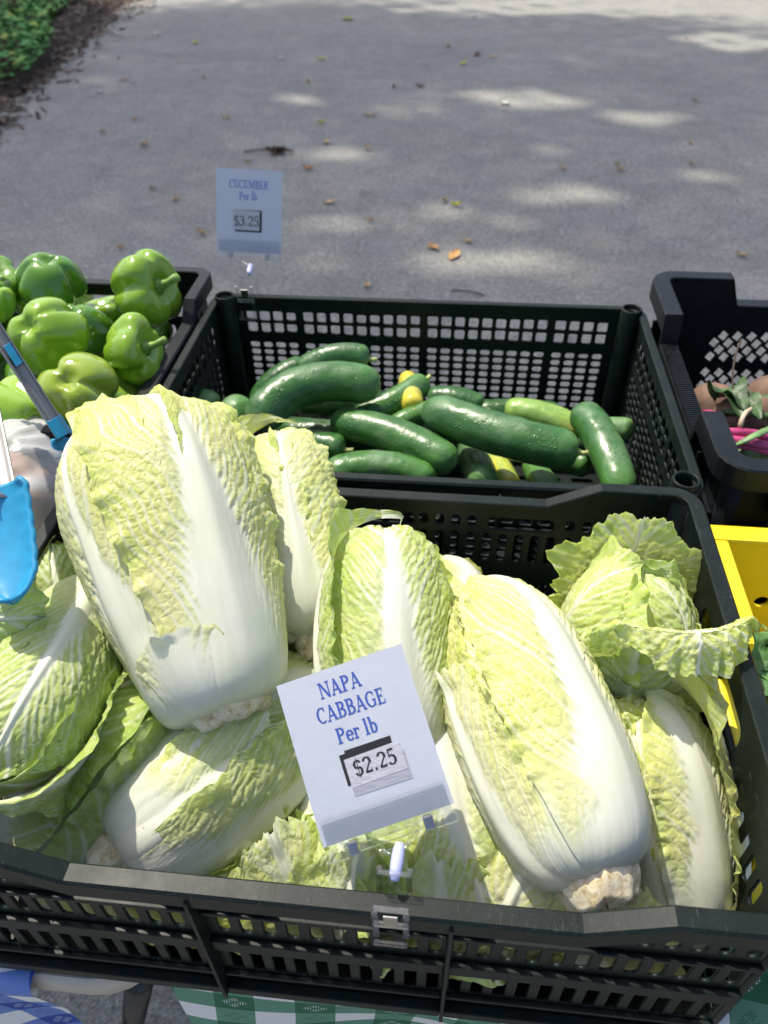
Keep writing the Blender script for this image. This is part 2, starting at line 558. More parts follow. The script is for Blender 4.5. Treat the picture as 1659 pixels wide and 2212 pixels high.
def stump(h, parent, r=0.42, ln=0.022, seed=0, ragged=True, bent=0.0):
    n, k = 56, 9
    V = np.zeros((k + 2, n, 3))
    th = np.linspace(0, 2 * math.pi, n, endpoint=False)
    for i in range(k + 2):
        f = min(i, k) / k
        zz = 0.006 - f * (ln + 0.006)
        rad = h.R * r * (1 - 0.15 * f + 0.10 * math.sin(f * 4))
        if i == k + 1: rad *= 0.05
        if i == k: zz += 0.0
        nz = fbm(np.cos(th) * 2 + 9, np.sin(th) * 2 + f * 1.2, seed + 5, 2) * 0.12 + vnoise(np.cos(th) * 7, np.sin(th) * 7 + f * 0.8, seed + 6) * 0.09
        rr = rad * (1 + (nz if i <= k else 0))
        zj = vnoise(np.cos(th) * 2, np.sin(th) * 2, seed + 7) * 0.003 * f
        V[i] = h.B + np.outer(zz + zj, h.a) + np.outer(rr * np.cos(th), h.e1) + np.outer(rr * np.sin(th), h.e2)
    me = grid_mesh('stump', V[::-1], closed_u=True)
    return link('stump', me, M_STUMP, parent)

def heart(h, parent, k=0.86):
    n, kk = 40, 40
    M = mer(h.prof); M = M[M[:, 0] >= 0]
    idx = np.linspace(0, len(M) - 1, kk).astype(int)
    th = np.linspace(0, 2 * math.pi, n, endpoint=False)
    r = (M[idx, 0] * h.R * k)[:, None] * (1 + 0.03 * fbm(np.cos(th)[None, :] * 3 + 5, M[idx, 1][:, None] * 6, h.seed, 3))
    r[-1] = 0.0005
    z = (0.02 + 0.95 * M[idx, 1] * 1.0)[:, None] * h.L * np.ones((1, n))
    V = h.B + h.a * z[..., None] + (h.e1 * np.cos(th)[None, :, None] + h.e2 * np.sin(th)[None, :, None]) * r[..., None]
    wz = sstep(0.4, 0.15, M[idx, 1])[:, None] * np.ones((1, n))
    uvs = np.stack([th[None, :] * h.R * np.ones((kk, 1)), z], -1)
    me = grid_mesh('heart', V, closed_u=True, attrs={'white': wz, 'green': np.full((kk, n), h.green * 0.6)}, uv=uvs)
    return link('heart', me, M_CAB, parent)

def cabbage(label, h, leaves, stump_kw=None, heart_k=0.88):
    t = thing('napa_cabbage', label, 'cabbage', tuple(h.B), 'napa cabbages heaped in the front crate')
    if heart_k: heart(h, t, heart_k)
    for i, kw in enumerate(leaves):
        kw = dict(kw); kw.setdefault('seed', i * 7 + 1)
        link('leaf', leaf_mesh(h, **kw), M_CAB, t)
    if stump_kw is not None: stump(h, t, **stump_kw)
    return t

# ---------------------------------------------------------------- setting
def asphalt_material():
    m = NT('asphalt')
    co = m.coord()
    f = m.noise(co, 120, 5, 0.75)
    v = m.vor(co, 160, 'F1', 'Color')
    sep = m.n('ShaderNodeSeparateColor'); m.l(v, sep.inputs[0])
    big = m.noise(co, 1.1, 4, 0.6)
    mid = m.noise(co, 7, 4, 0.6)
    c = m.ramp(f, [(0.28, (0.17, 0.169, 0.162)), (0.5, (0.43, 0.415, 0.375)), (0.72, (0.66, 0.64, 0.58))])
    stone = m.ramp(sep.outputs[0], [(0.0, (0.19, 0.189, 0.182)), (0.6, (0.46, 0.445, 0.402)), (0.9, (0.52, 0.50, 0.47)), (1.0, (0.64, 0.61, 0.57))])
    c = m.mix(0.5, c, stone)
    c = m.mix(0.55, c, m.ramp(big, [(0.3, (0.66, 0.66, 0.65)), (0.7, (1, 1, 1))]), 'MULTIPLY')
    gr = m.noise(co, 48, 3, 0.7)
    c = m.mix(0.6, c, m.ramp(gr, [(0.35, (0.40, 0.40, 0.40)), (0.65, (1.2, 1.18, 1.13))]), 'MULTIPLY')
    c = m.mix(0.4, c, m.ramp(mid, [(0.35, (0.6, 0.6, 0.6)), (0.65, (1, 1, 1))]), 'MULTIPLY')
    m.l(c, m.b.inputs['Base Color'])
    m.set(Roughness=0.85)
    h = m.math('ADD', f, m.math('MULTIPLY', m.vor(co, 160), 0.8))
    m.l(m.bump(h, 0.9, 0.006), m.b.inputs['Normal'])
    return m.m
M_ASPH = asphalt_material()

bm = bmesh.new()
n = 60
vsx = [-150 + 300 * i / n for i in range(n + 1)]
gv = [[bm.verts.new((x, y - 20, 0)) for x in vsx] for y in [-130 + 300 * i / n for i in range(n + 1)]]
for j in range(n):
    for i in range(n):
        bm.faces.new((gv[j][i], gv[j][i + 1], gv[j + 1][i + 1], gv[j + 1][i]))
tag(link('road', bm_mesh(bm), M_ASPH), kind='structure')

# bark mulch bed with ground cover at the far left
def mulch_edge(y):
    """right-hand edge of the bed as a function of y"""
    return np.interp(y, [2.0, 3.2, 4.2, 5.26, 6.6, 8.4, 10.26, 14.0], [-2.5, -2.7, -2.92, -3.17, -3.44, -3.75, -3.98, -4.4])
ys = np.linspace(1.5, 22, 120)
e = mulch_edge(ys) + 0.10 * fbm(ys * 1.3, ys * 0, 5, 3) + 0.05 * fbm(ys * 5, ys * 0, 6, 2)
us = np.concatenate([np.linspace(0, 1, 24) ** 2])
V = np.zeros((len(ys), len(us), 3))
V[..., 0] = e[:, None] - us[None, :] * 8.0
V[..., 1] = ys[:, None]
V[..., 2] = 0.004 + 0.07 * sstep(0, 0.05, us)[None, :] + 0.03 * sstep(0, 0.02, us)[None, :] * fbm(V[..., 0] * 4, V[..., 1] * 4, 3, 3)
V[:, 0, 2] = -0.01
m = NT('mulch_soil')
co = m.coord()
nz = m.noise(co, 26, 6, 0.7)
m.l(m.ramp(nz, [(0.3, (0.022, 0.014, 0.010)), (0.5, (0.075, 0.045, 0.030)), (0.72, (0.19, 0.125, 0.085))]), m.b.inputs['Base Color'])
m.set(Roughness=0.95)
m.l(m.bump(nz, 1.0, 0.03), m.b.inputs['Normal'])
M_MULCH = m.m
tag(link('mulch_bed', grid_mesh('mulch_bed', V[:, ::-1]), M_MULCH), kind='structure')

# loose chips of bark along the bed
r2 = np.random.RandomState(21)
vv, ff = [], []
for i in range(5200):
    y = 2.6 + 10.0 * r2.rand() ** 1.1
    x = mulch_edge(y) + 0.10 - abs(r2.randn()) * 0.9 + (0.25 * r2.rand() if r2.rand() < 0.2 else 0)
    if x < -6.5: continue
    z = 0.06 + 0.03 * r2.rand() if x < mulch_edge(y) - 0.12 else 0.012
    l, wd = 0.012 + 0.05 * r2.rand(), 0.005 + 0.012 * r2.rand()
    a = r2.rand() * math.pi; tl = r2.randn() * 0.25
    dx, dy = math.cos(a), math.sin(a)
    k = len(vv)
    for sx, sy in ((-1, -1), (1, -0.6), (1, 0.7), (-1, 1)):
        vv.append((x + dx * l * sx - dy * wd * sy, y + dy * l * sx + dx * wd * sy, z + tl * l * sx + 0.004 * sy))
    ff.append((k, k + 1, k + 2, k + 3))
m = NT('bark_chip')
rn = m.n('ShaderNodeNewGeometry').outputs['Random Per Island']
m.l(m.ramp(rn, [(0.0, (0.03, 0.018, 0.012)), (0.6, (0.11, 0.066, 0.044)), (0.9, (0.24, 0.17, 0.12)), (1.0, (0.36, 0.30, 0.24))]), m.b.inputs['Base Color'])
m.set(Roughness=0.9)
tag(link('bark_chips', mesh_from('bark_chips', vv, ff), m.m), kind='stuff')

# low green ground cover on the bed
vv, ff = [], []
for i in range(11000):
    y = 5.3 + 8.5 * r2.rand()
    e0 = mulch_edge(y) - 0.28 - 0.35 * vnoise(np.array([y * 1.1]), np.array([0.0]), 44)[0] + (max(0, 6.6 - y)) * -0.30
    x = e0 - 3.2 * r2.rand() ** 1.3
    hh = 0.09 + 0.26 * r2.rand() * min(1, 0.25 + (e0 - x) * 1.4)
    sz = 0.022 + 0.030 * r2.rand()
    a = r2.rand() * 2 * math.pi; tl = 0.3 + 0.6 * r2.rand()
    d = Vector((math.cos(a), math.sin(a), tl * 0.7)).normalized(); sd = Vector((-math.sin(a), math.cos(a), 0.2 * r2.randn())).normalized()
    c0 = Vector((x, y, hh)); k = len(vv)
    vv += [c0, c0 + d * sz + sd * sz * 0.75, c0 + d * sz * 2.2 + Vector((0, 0, -0.3 * sz)), c0 + d * sz - sd * sz * 0.75]
    ff.append((k, k + 1, k + 2, k + 3))
m = NT('ground_cover_leaf')
rn = m.n('ShaderNodeNewGeometry').outputs['Random Per Island']
m.l(m.ramp(rn, [(0.0, (0.07, 0.22, 0.05)), (0.7, (0.15, 0.40, 0.11)), (0.93, (0.30, 0.48, 0.09)), (1.0, (0.40, 0.34, 0.07))]), m.b.inputs['Base Color'])
m.set(Roughness=0.7)
m.b.inputs['Specular IOR Level'].default_value = 0.15
tag(link('ground_cover', mesh_from('ground_cover', vv, ff), m.m), kind='stuff')

# unseen shade tree past the left edge; crown shaped to dapple the road
ss = SUN / SUN.z
def shadow_on(p, z0):
    q = p - ss * (p.z - z0)
    return q.x, q.y
PATCH = [((0.3743, 6.1939, 0.0000), 0.42, 0.22), ((1.1174, 5.7903, 0.0000), 0.26, 0.20), ((-1.2320, 6.0919, 0.0000), 0.18, 0.14), ((0.4786, 4.2757, 0.0000), 0.26, 0.13), ((-0.7535, 4.8697, 0.0000), 0.17, 0.08),  # road spots kept sunlit by gaps cut in the crown
         ((0.4702, 4.9844, 0.0000), 0.14, 0.10), ((1.3491, 10.0021, 0.0000), 2.2, 0.45), ((2.3508, 8.2829, 0.0000), 0.5, 0.4), ((-0.6911, 3.7672, 0.0000), 0.16, 0.10), ((-0.1249, 3.9639, 0.0000), 0.14, 0.08), ((0.1103, 3.3843, 0.0000), 0.30, 0.10), ((-0.7428, 3.2946, 0.0000), 0.22, 0.08), ((1.2613, 4.5873, 0.0000), 0.16, 0.1)]
vv, ff = [], []
r3 = np.random.RandomState(5)
for i in range(1800):
    a = r3.rand() * 2 * math.pi
    rad = math.sqrt(r3.rand())
    hz = r3.rand()
    zc = 15.0 + 6.0 * hz * (1 - 0.6 * rad * rad)
    c0 = Vector((-1.4 + 5.8 * rad * math.cos(a) + ss.x * zc, 5.0 + 5.2 * rad * math.sin(a) + ss.y * zc, zc))
    cr = 0.40 + 0.5 * r3.rand()
    q = r3.randn(int(88 * cr), 3) * cr * 0.6 + np.array(c0)
    gx = q[:, 0] - ss.x * q[:, 2]; gy = q[:, 1] - ss.y * q[:, 2]
    tx = q[:, 0] - ss.x * (q[:, 2] - 0.95); ty = q[:, 1] - ss.y * (q[:, 2] - 0.95)
    keep = ~((tx > -1.25) & (tx < 1.2) & (ty > -0.9) & (ty < 1.24))       # leaves left out so the stall stays sunlit
    keep &= ~((gy < 1.9 + 0.25 * np.sin(gx * 3)) & (gx > -2.0))
    jit = 0.55 + 0.9 * r3.rand(len(q)) + 0.9 * np.sin(gx * 8.3 + 1.7) * np.sin(gy * 10.1 + gx * 4)
    for (pc, ra, rb) in PATCH:
        keep &= ((gx - pc[0]) / ra) ** 2 + ((gy - pc[1]) / rb) ** 2 > jit
    for p in q[keep]:
        p = Vector(p)
        sz = 0.05 + 0.05 * r3.rand()
        d = Vector(r3.randn(3)).normalized(); sd = d.cross(Vector(r3.randn(3))).normalized()
        k = len(vv)
        vv += [p - d * sz, p + sd * sz * 0.5, p + d * sz, p - sd * sz * 0.5]
        ff.append((k, k + 1, k + 2, k + 3))
M_TREELEAF = simple('tree_leaf', (0.06, 0.12, 0.03), 0.5)
M_BARK = simple('bark', (0.10, 0.075, 0.055), 0.9, 0.4, 12, 0.8, 0.02)
tree = thing('shade_tree', 'tall shade tree standing on the mulch bed beyond the left edge', 'tree', (-11.5, 13.2, 0.05))
link('crown', mesh_from('crown', vv, ff), M_TREELEAF, tree)
tv, tf = [], []
def addt(path, rad, n_=10):
    global tv, tf
    a, b = tube_pts(path, rad, n_); k = len(tv)
    tv += a; tf += [tuple(i + k for i in f) for f in b]
addt([(-11.5, 13.2, 0.0), (-11.4, 13.2, 3.0), (-11.0, 13.2, 8.0), (-10.2, 13.1, 13.0), (-9.2, 13.0, 19.0)], [0.55, 0.42, 0.35, 0.26, 0.08])
for (ex, ey, ez) in ((-4.5, 11.5, 16.5), (-6.2, 16.0, 17.2), (-11.6, 16.4, 17.4), (-7.0, 9.6, 16.6), (-12.6, 10.4, 16.9), (-4.6, 14.4, 17.8)):
    addt(bez((-10.7, 13.2, 10.0), ((-10.5 + ex) / 2, (13.2 + ey) / 2, ez - 0.8), (ex, ey, ez), 7), [0.15, 0.12, 0.10, 0.08, 0.06, 0.04, 0.02], 7)
link('trunk', mesh_from('trunk', tv, tf), M_BARK, tree, smooth=True)

# fallen leaves and twigs on the road
def leaf_blade(name, ln, wd, curl, seed):
    k, nn = 7, 5
    V = np.zeros((k, nn, 3))
    for i in range(k):
        f = i / (k - 1)
        hw = wd * math.sin(math.pi * min(0.97, f * 0.94 + 0.03)) ** 0.8
        for j in range(nn):
            g = j / (nn - 1) * 2 - 1
            V[i, j] = ((f - 0.5) * ln, g * hw, 0.005 + curl * (g * g * 0.5 + (f - 0.4) ** 2 * 1.4) + 0.002 * math.sin(seed + i * 2 + j))
    return grid_mesh(name, V)
LEAF_COL = {'tan': (0.62, 0.45, 0.25), 'yellow': (0.85, 0.74, 0.12), 'orange': (0.55, 0.30, 0.10), 'brown': (0.16, 0.085, 0.05), 'pale': (0.78, 0.74, 0.64), 'green': (0.28, 0.36, 0.08)}
M_DRY = {k: simple('dry_leaf_' + k, c, 0.75, 0.35, 60) for k, c in LEAF_COL.items()}
BLADES = {}
def fallen(p, kind, ln, label, grp=None, rz=None):
    ln *= 1.12
    key = (kind, round(ln, 3), len(label) % 3)
    if key not in BLADES:
        BLADES[key] = leaf_blade('fallen_leaf', ln, ln * (0.24 + 0.1 * rnd.random()), 0.012 + 0.014 * rnd.random(), len(BLADES))
        BLADES[key].materials.append(M_DRY[kind])
    o = bpy.data.objects.new('fallen_leaf', BLADES[key])
    C.objects.link(o)
    o.location = (p[0], p[1], 0.002)
    o.rotation_euler = (rnd.uniform(-.08, .08), rnd.uniform(-.08, .08), rnd.uniform(0, 6.28) if rz is None else rz)
    return tag(o, label, 'leaf', grp)
LG = 'fallen leaves scattered on the road'
fallen((-1.2879, 7.3627, 0.0000), 'yellow', 0.07, 'round yellow leaf on the road, the nearer left one of two', LG)
fallen((-2.5764, 7.9978, 0.0000), 'yellow', 0.075, 'round yellow leaf on the road close to the mulch bed', LG)
fallen((-0.0823, 7.2463, 0.0000), 'yellow', 0.07, 'pale yellow leaf on the road right of the two round ones', LG)
fallen((-0.9836, 5.4665, 0.0000), 'yellow', 0.05, 'yellow green leaf scrap left of the bright sun patch', LG)
fallen((-0.0362, 3.3986, 0.0000), 'orange', 0.085, 'largest orange and yellow leaf, on the road beyond the cucumber crate', LG)
fallen((-0.1354, 3.4847, 0.0000), 'orange', 0.07, 'long brown leaf beside the largest orange one', LG)
fallen((-0.9091, 4.5441, 0.0000), 'orange', 0.06, 'orange brown leaf just right of the twig clump', LG)
fallen((-2.0060, 4.9182, 0.0000), 'tan', 0.07, 'folded tan leaf on the open road left of the twig clump', LG)
fallen((-3.5314, 8.6788, 0.0000), 'pale', 0.14, 'largest pale leaf, at the edge of the mulch bed', LG)
fallen((-3.0492, 8.3468, 0.0000), 'pale', 0.08, 'pale oval leaf on the road near the mulch bed', LG)
fallen((-0.6850, 5.6732, 0.0000), 'tan', 0.07, 'tan leaf pointing sideways near the left sun patch', LG)
fallen((-1.3235, 9.2589, 0.0000), 'green', 0.18, 'long green leaf spray lying on the far road', LG)
fallen((-0.0442, 4.0215, 0.0000), 'yellow', 0.05, 'narrow yellow leaf above the cucumber crate', LG)
fallen((-0.7022, 4.0212, 0.0000), 'tan', 0.06, 'cream curled leaf right of the cucumber sign', LG)
fallen((0.0287, 7.6030, 0.0000), 'brown', 0.08, 'brown leaf on the far road right of centre, below the two tan scraps', LG)
fallen((-0.3972, 6.4890, 0.0000), 'brown', 0.07, 'flat dark brown leaf on the far road left of the wide sun patch', LG)
fallen((-0.5875, 6.4507, 0.0000), 'brown', 0.05, 'dark brown leaf speck on the road left of the flat brown leaf', LG)
fallen((-2.7411, 6.5711, 0.0000), 'tan', 0.06, 'tan leaf on the road right of the mulch bed, with a pale scrap beside it', LG)
fallen((-2.1098, 6.6339, 0.0000), 'tan', 0.05, 'tan leaf on the road below the yellow leaf near the mulch', LG)
fallen((-1.6471, 5.5371, 0.0000), 'tan', 0.05, 'tan leaf on open road left of the yellow green scrap', LG)
fallen((-2.3722, 5.1709, 0.0000), 'tan', 0.05, 'tan leaf far left on the road below the mulch edge', LG)
fallen((-2.2578, 5.4561, 0.0000), 'tan', 0.04, 'small tan leaf just above the folded tan one', LG)
fallen((-1.5286, 4.0103, 0.0000), 'tan', 0.05, 'tan leaf on the road left of the cucumber sign', LG)
fallen((-1.5848, 3.3602, 0.0000), 'tan', 0.04, 'tan leaf on the road just behind the pepper crate', LG)
fallen((-1.2580, 3.5610, 0.0000), 'tan', 0.05, 'tan leaf on the road just left of the foot of the cucumber sign', LG)
fallen((-1.7000, 4.1606, 0.0000), 'tan', 0.04, 'tiny tan leaf halfway between the folded tan leaf and the peppers', LG)
fallen((-0.8803, 5.0464, 0.0000), 'tan', 0.06, 'tan leaf right of the twig clump', LG)
fallen((-0.6114, 4.9331, 0.0000), 'tan', 0.05, 'tan leaf beside the thin sun streak right of the twigs', LG)
fallen((-0.4681, 3.7834, 0.0000), 'tan', 0.04, 'tan leaf on the road right of the price on the cucumber sign', LG)
fallen((-0.2304, 7.9340, 0.0000), 'tan', 0.06, 'tan scrap on the far road, the left one of two', LG)
fallen((0.1551, 7.5183, 0.0000), 'tan', 0.06, 'tan scrap on the far road, the right one of two', LG)
fallen((-1.2626, 6.5585, 0.0000), 'tan', 0.05, 'tan leaf below the round yellow leaf', LG)
fallen((0.5411, 4.6330, 0.0000), 'tan', 0.04, 'tan leaf on the road above the mid sun patch', LG)
fallen((0.8534, 4.7183, 0.0000), 'tan', 0.035, 'tiny tan leaf, left of a close pair at right', LG)
fallen((1.3494, 5.1779, 0.0000), 'tan', 0.045, 'tan leaf at the right of the road below the right sun patch', LG)
fallen((1.2750, 4.7626, 0.0000), 'tan', 0.04, 'small tan leaf at the right directly below another tan leaf', LG)
fallen((0.8641, 4.6387, 0.0000), 'tan', 0.045, 'tan leaf, right of a close pair at right', LG)
fallen((1.2504, 3.4957, 0.0000), 'tan', 0.05, 'tan leaf on the road above the notched crate', LG)
fallen((-0.3932, 3.0614, 0.0000), 'tan', 0.05, 'tan leaf on the road just over the back rim of the mesh crate', LG)
fallen((-0.1062, 4.0834, 0.0000), 'tan', 0.045, 'tan scrap touching the narrow yellow leaf above the cucumbers', LG)
fallen((0.0237, 3.5611, 0.0000), 'tan', 0.05, 'tan leaf just above the largest orange leaf', LG)
fallen((-1.2834, 4.6350, 0.0000), 'tan', 0.04, 'tan scrap just below the twig clump', LG)
fallen((1.5667, 6.1470, 0.0000), 'tan', 0.05, 'tan leaf at the right of the road level with the sun patches', LG)
fallen((-1.6405, 7.3821, 0.0000), 'pale', 0.06, 'pale scrap on the road left of the round yellow leaf', LG)
fallen((0.2388, 6.0228, 0.0000), 'pale', 0.07, 'pale leaf lying in the widest sun patch', LG)
fallen((1.9356, 8.4116, 0.0000), 'pale', 0.06, 'pale scrap at the far upper right of the road', LG)
fallen((-2.6423, 6.5162, 0.0000), 'pale', 0.045, 'pale scrap beside the tan leaf near the mulch bed', LG)
fallen((-2.7882, 6.1662, 0.0000), 'pale', 0.05, 'pale scrap on the road close to the left mulch edge', LG)
fallen((-3.0618, 7.3165, 0.0000), 'pale', 0.05, 'pale scrap on the edge of the mulch bed', LG)
fallen((-0.0129, 9.4599, 0.0000), 'pale', 0.07, 'pale scrap at the far top of the road, right of centre', LG)
fallen((-0.5590, 4.2037, 0.0000), 'pale', 0.03, 'pale speck on the road right of the cucumber sign', LG)
fallen((0.5707, 9.1680, 0.0000), 'pale', 0.05, 'pale scrap at the far top of the road near the bright strip', LG)
tw = (-1.1515, 4.8261, 0.0000)
t = thing('twig_clump', 'dark brown clump of twigs and leaf debris on the road behind the cucumber sign', 'twigs', tw)
M_TWIG = simple('twig', (0.07, 0.045, 0.03), 0.9, 0.4, 80)
for (ax_, ay_, bx_, by_, r_) in ((-0.20, 0.00, 0.03, 0.02, 0.005), (-0.06, 0.06, 0.05, -0.02, 0.004), (-0.02, -0.05, 0.10, 0.03, 0.004), (-0.04, 0.03, 0.06, 0.06, 0.003), (-0.10, 0.10, 0.02, 0.0, 0.003)):
    tube_obj('twig', bez((tw[0] + ax_, tw[1] + ay_, 0.008), (tw[0] + (ax_ + bx_) / 2 + 0.01, tw[1] + (ay_ + by_) / 2 + 0.015, 0.025), (tw[0] + bx_, tw[1] + by_, 0.01), 6), r_, M_TWIG, t, 6)
bl_ = []
for i in range(14):
    a = rnd.random() * 6.28; rr_ = 0.05 * rnd.random()
    o = bpy.data.objects.new('debris', leaf_blade('debris', 0.04 + 0.03 * rnd.random(), 0.012, 0.02, i))
    o.data.materials.append(M_DRY['brown'])
    C.objects.link(o); o.parent = t
    o.location = (rr_ * math.cos(a) * 1.4, rr_ * math.sin(a), 0.004 + 0.012 * rnd.random()); o.rotation_euler = (rnd.uniform(-.5, .5), rnd.uniform(-.5, .5), a)
for (pp, l_, a_, lb) in (((0.8739, 3.1955, 0.0000), 0.16, 0.6, 'thin bent twig on the road just left of the notched crate'), ((0.0335, 3.0289, 0.0000), 0.14, 2.9, 'thin twig on the road just beyond the cucumber crate rim')):
    d_ = Vector((math.cos(a_), math.sin(a_), 0)) * l_ / 2
    q_ = Vector(pp)
    tag(tube_obj('twig', bez(q_ - d_ + Vector((0, 0, .004)), q_ + Vector((0.01, 0.02, 0.012)), q_ + d_ + Vector((0, 0, .004)), 6), 0.003, M_TWIG, None, 6), lb, 'twig')


# ---------------------------------------------------------------- crates
def plastic(name, base, scuff, rough=0.42):
    m = NT(name)
    co = m.coord()
    n = m.noise(co, 34, 5, 0.65)
    mp = m.n('ShaderNodeMapping'); mp.inputs['Scale'].default_value = (14, 60, 200); m.l(co, mp.inputs[0])
    sc = m.noise(mp.outputs[0], 5, 4, 0.7)
    k = m.math('MULTIPLY', m.ramp(n, [(0.45, (0, 0, 0)), (0.75, (1, 1, 1))]), m.ramp(sc, [(0.45, (0.2, 0.2, 0.2)), (0.7, (1, 1, 1))]))
    c = m.mix(m.math('MULTIPLY', k, 0.35), base, scuff)
    mp2 = m.n('ShaderNodeMapping'); mp2.inputs['Scale'].default_value = (900, 60, 300); mp2.inputs['Rotation'].default_value = (0.3, 0.5, 0.7); m.l(co, mp2.inputs[0])
    scr = m.math('MULTIPLY', m.ramp(m.noise(mp2.outputs[0], 1.0, 3, 0.6), [(0.62, (0, 0, 0)), (0.70, (1, 1, 1))]), m.ramp(m.noise(co, 20, 3), [(0.45, (0, 0, 0)), (0.65, (1, 1, 1))]))
    c = m.mix(m.math('MULTIPLY', scr, 0.55), c, (0.11, 0.12, 0.12))
    dirt = m.math('MULTIPLY', m.ramp(m.noise(co, 260, 4, 0.7), [(0.60, (0, 0, 0)), (0.72, (1, 1, 1))]), m.ramp(m.noise(co, 9, 3), [(0.42, (0, 0, 0)), (0.7, (1, 1, 1))]))
    c = m.mix(m.math('MULTIPLY', dirt, 0.5), c, (0.12, 0.105, 0.085))
    m.l(c, m.b.inputs['Base Color'])
    r = m.math('ADD', m.math('MULTIPLY', n, 0.22), rough - 0.08)
    m.l(r, m.b.inputs['Roughness'])
    m.b.inputs['Specular IOR Level'].default_value = 0.20
    m.l(m.bump(m.noise(co, 260, 3), 0.12, 0.0006, m.bump(sc, 0.10, 0.0008)), m.b.inputs['Normal'])
    return m.m
M_CRATE = plastic('dark_green_plastic', (0.0055, 0.0105, 0.0095), (0.040, 0.050, 0.050))
M_CRATE2 = plastic('black_plastic', (0.006, 0.0090, 0.0115), (0.042, 0.050, 0.058))

def wall_mtx(axis, x0, y0, z0):
    """plate x -> along wall, plate y -> up, plate z -> thickness"""
    if axis == 'x':
        return Matrix(((1, 0, 0, x0), (0, 0, -1, y0), (0, 1, 0, z0), (0, 0, 0, 1)))
    return Matrix(((0, 0, 1, x0), (1, 0, 0, y0), (0, 1, 0, z0), (0, 0, 0, 1)))

def sweep_loop(path, normals, profile):
    """closed loop of points with outward 2D normals; profile of (out, up)"""
    V = np.zeros((len(profile), len(path), 3))
    for i, (p, nn) in enumerate(zip(path, normals)):
        for j, (o_, u_) in enumerate(profile):
            V[j, i] = (p[0] + nn[0] * o_, p[1] + nn[1] * o_, p[2] + u_)
    return V

def rim_path(W, D, top_x, top_y, r=0.016):
    """top_x/top_y: functions giving the rim height along x walls / y walls (front=-1/back=+1, left=-1/right=+1)"""
    pts, nrm = [], []
    hw = W / 2
    def side(vals, fn):
        for v in vals: fn(v)
    xs = sorted(set([-hw + r, hw - r] + [s for s in top_x.keys if abs(s) < hw - r]))
    yv = sorted(set([r, D - r] + [s for s in top_y.keys if r < s < D - r]))
    def arc(cx, cy, a0, zfn):
        for i in range(1, 5):
            a = R_(a0 + 90 * i / 5)
            pts.append((cx + r * math.cos(a), cy + r * math.sin(a), zfn)); nrm.append((math.cos(a), math.sin(a)))
    for x in xs: pts.append((x, 0, top_x(x, -1))); nrm.append((0, -1))
    arc(hw - r, r, 270, top_x(hw - r, -1))
    for y in yv: pts.append((hw, y, top_y(y, 1))); nrm.append((1, 0))
    arc(hw - r, D - r, 0, top_x(hw - r, 1))
    for x in reversed(xs): pts.append((x, D, top_x(x, 1))); nrm.append((0, 1))
    arc(-hw + r, D - r, 90, top_x(-hw + r, 1))
    for y in reversed(yv): pts.append((-hw, y, top_y(y, -1))); nrm.append((-1, 0))
    arc(-hw + r, r, 180, top_x(-hw + r, -1))
    return pts, nrm

class Tops:
    def __init__(self, lo, hi):
        """lists of (pos, height) for the two opposite walls"""
        self.a, self.b = lo, hi
        self.keys = [p for p, h in lo] + [p for p, h in hi]
    def __call__(self, s, side):
        l = self.a if side < 0 else self.b
        return float(np.interp(s, [p for p, h in l], [h for p, h in l]))

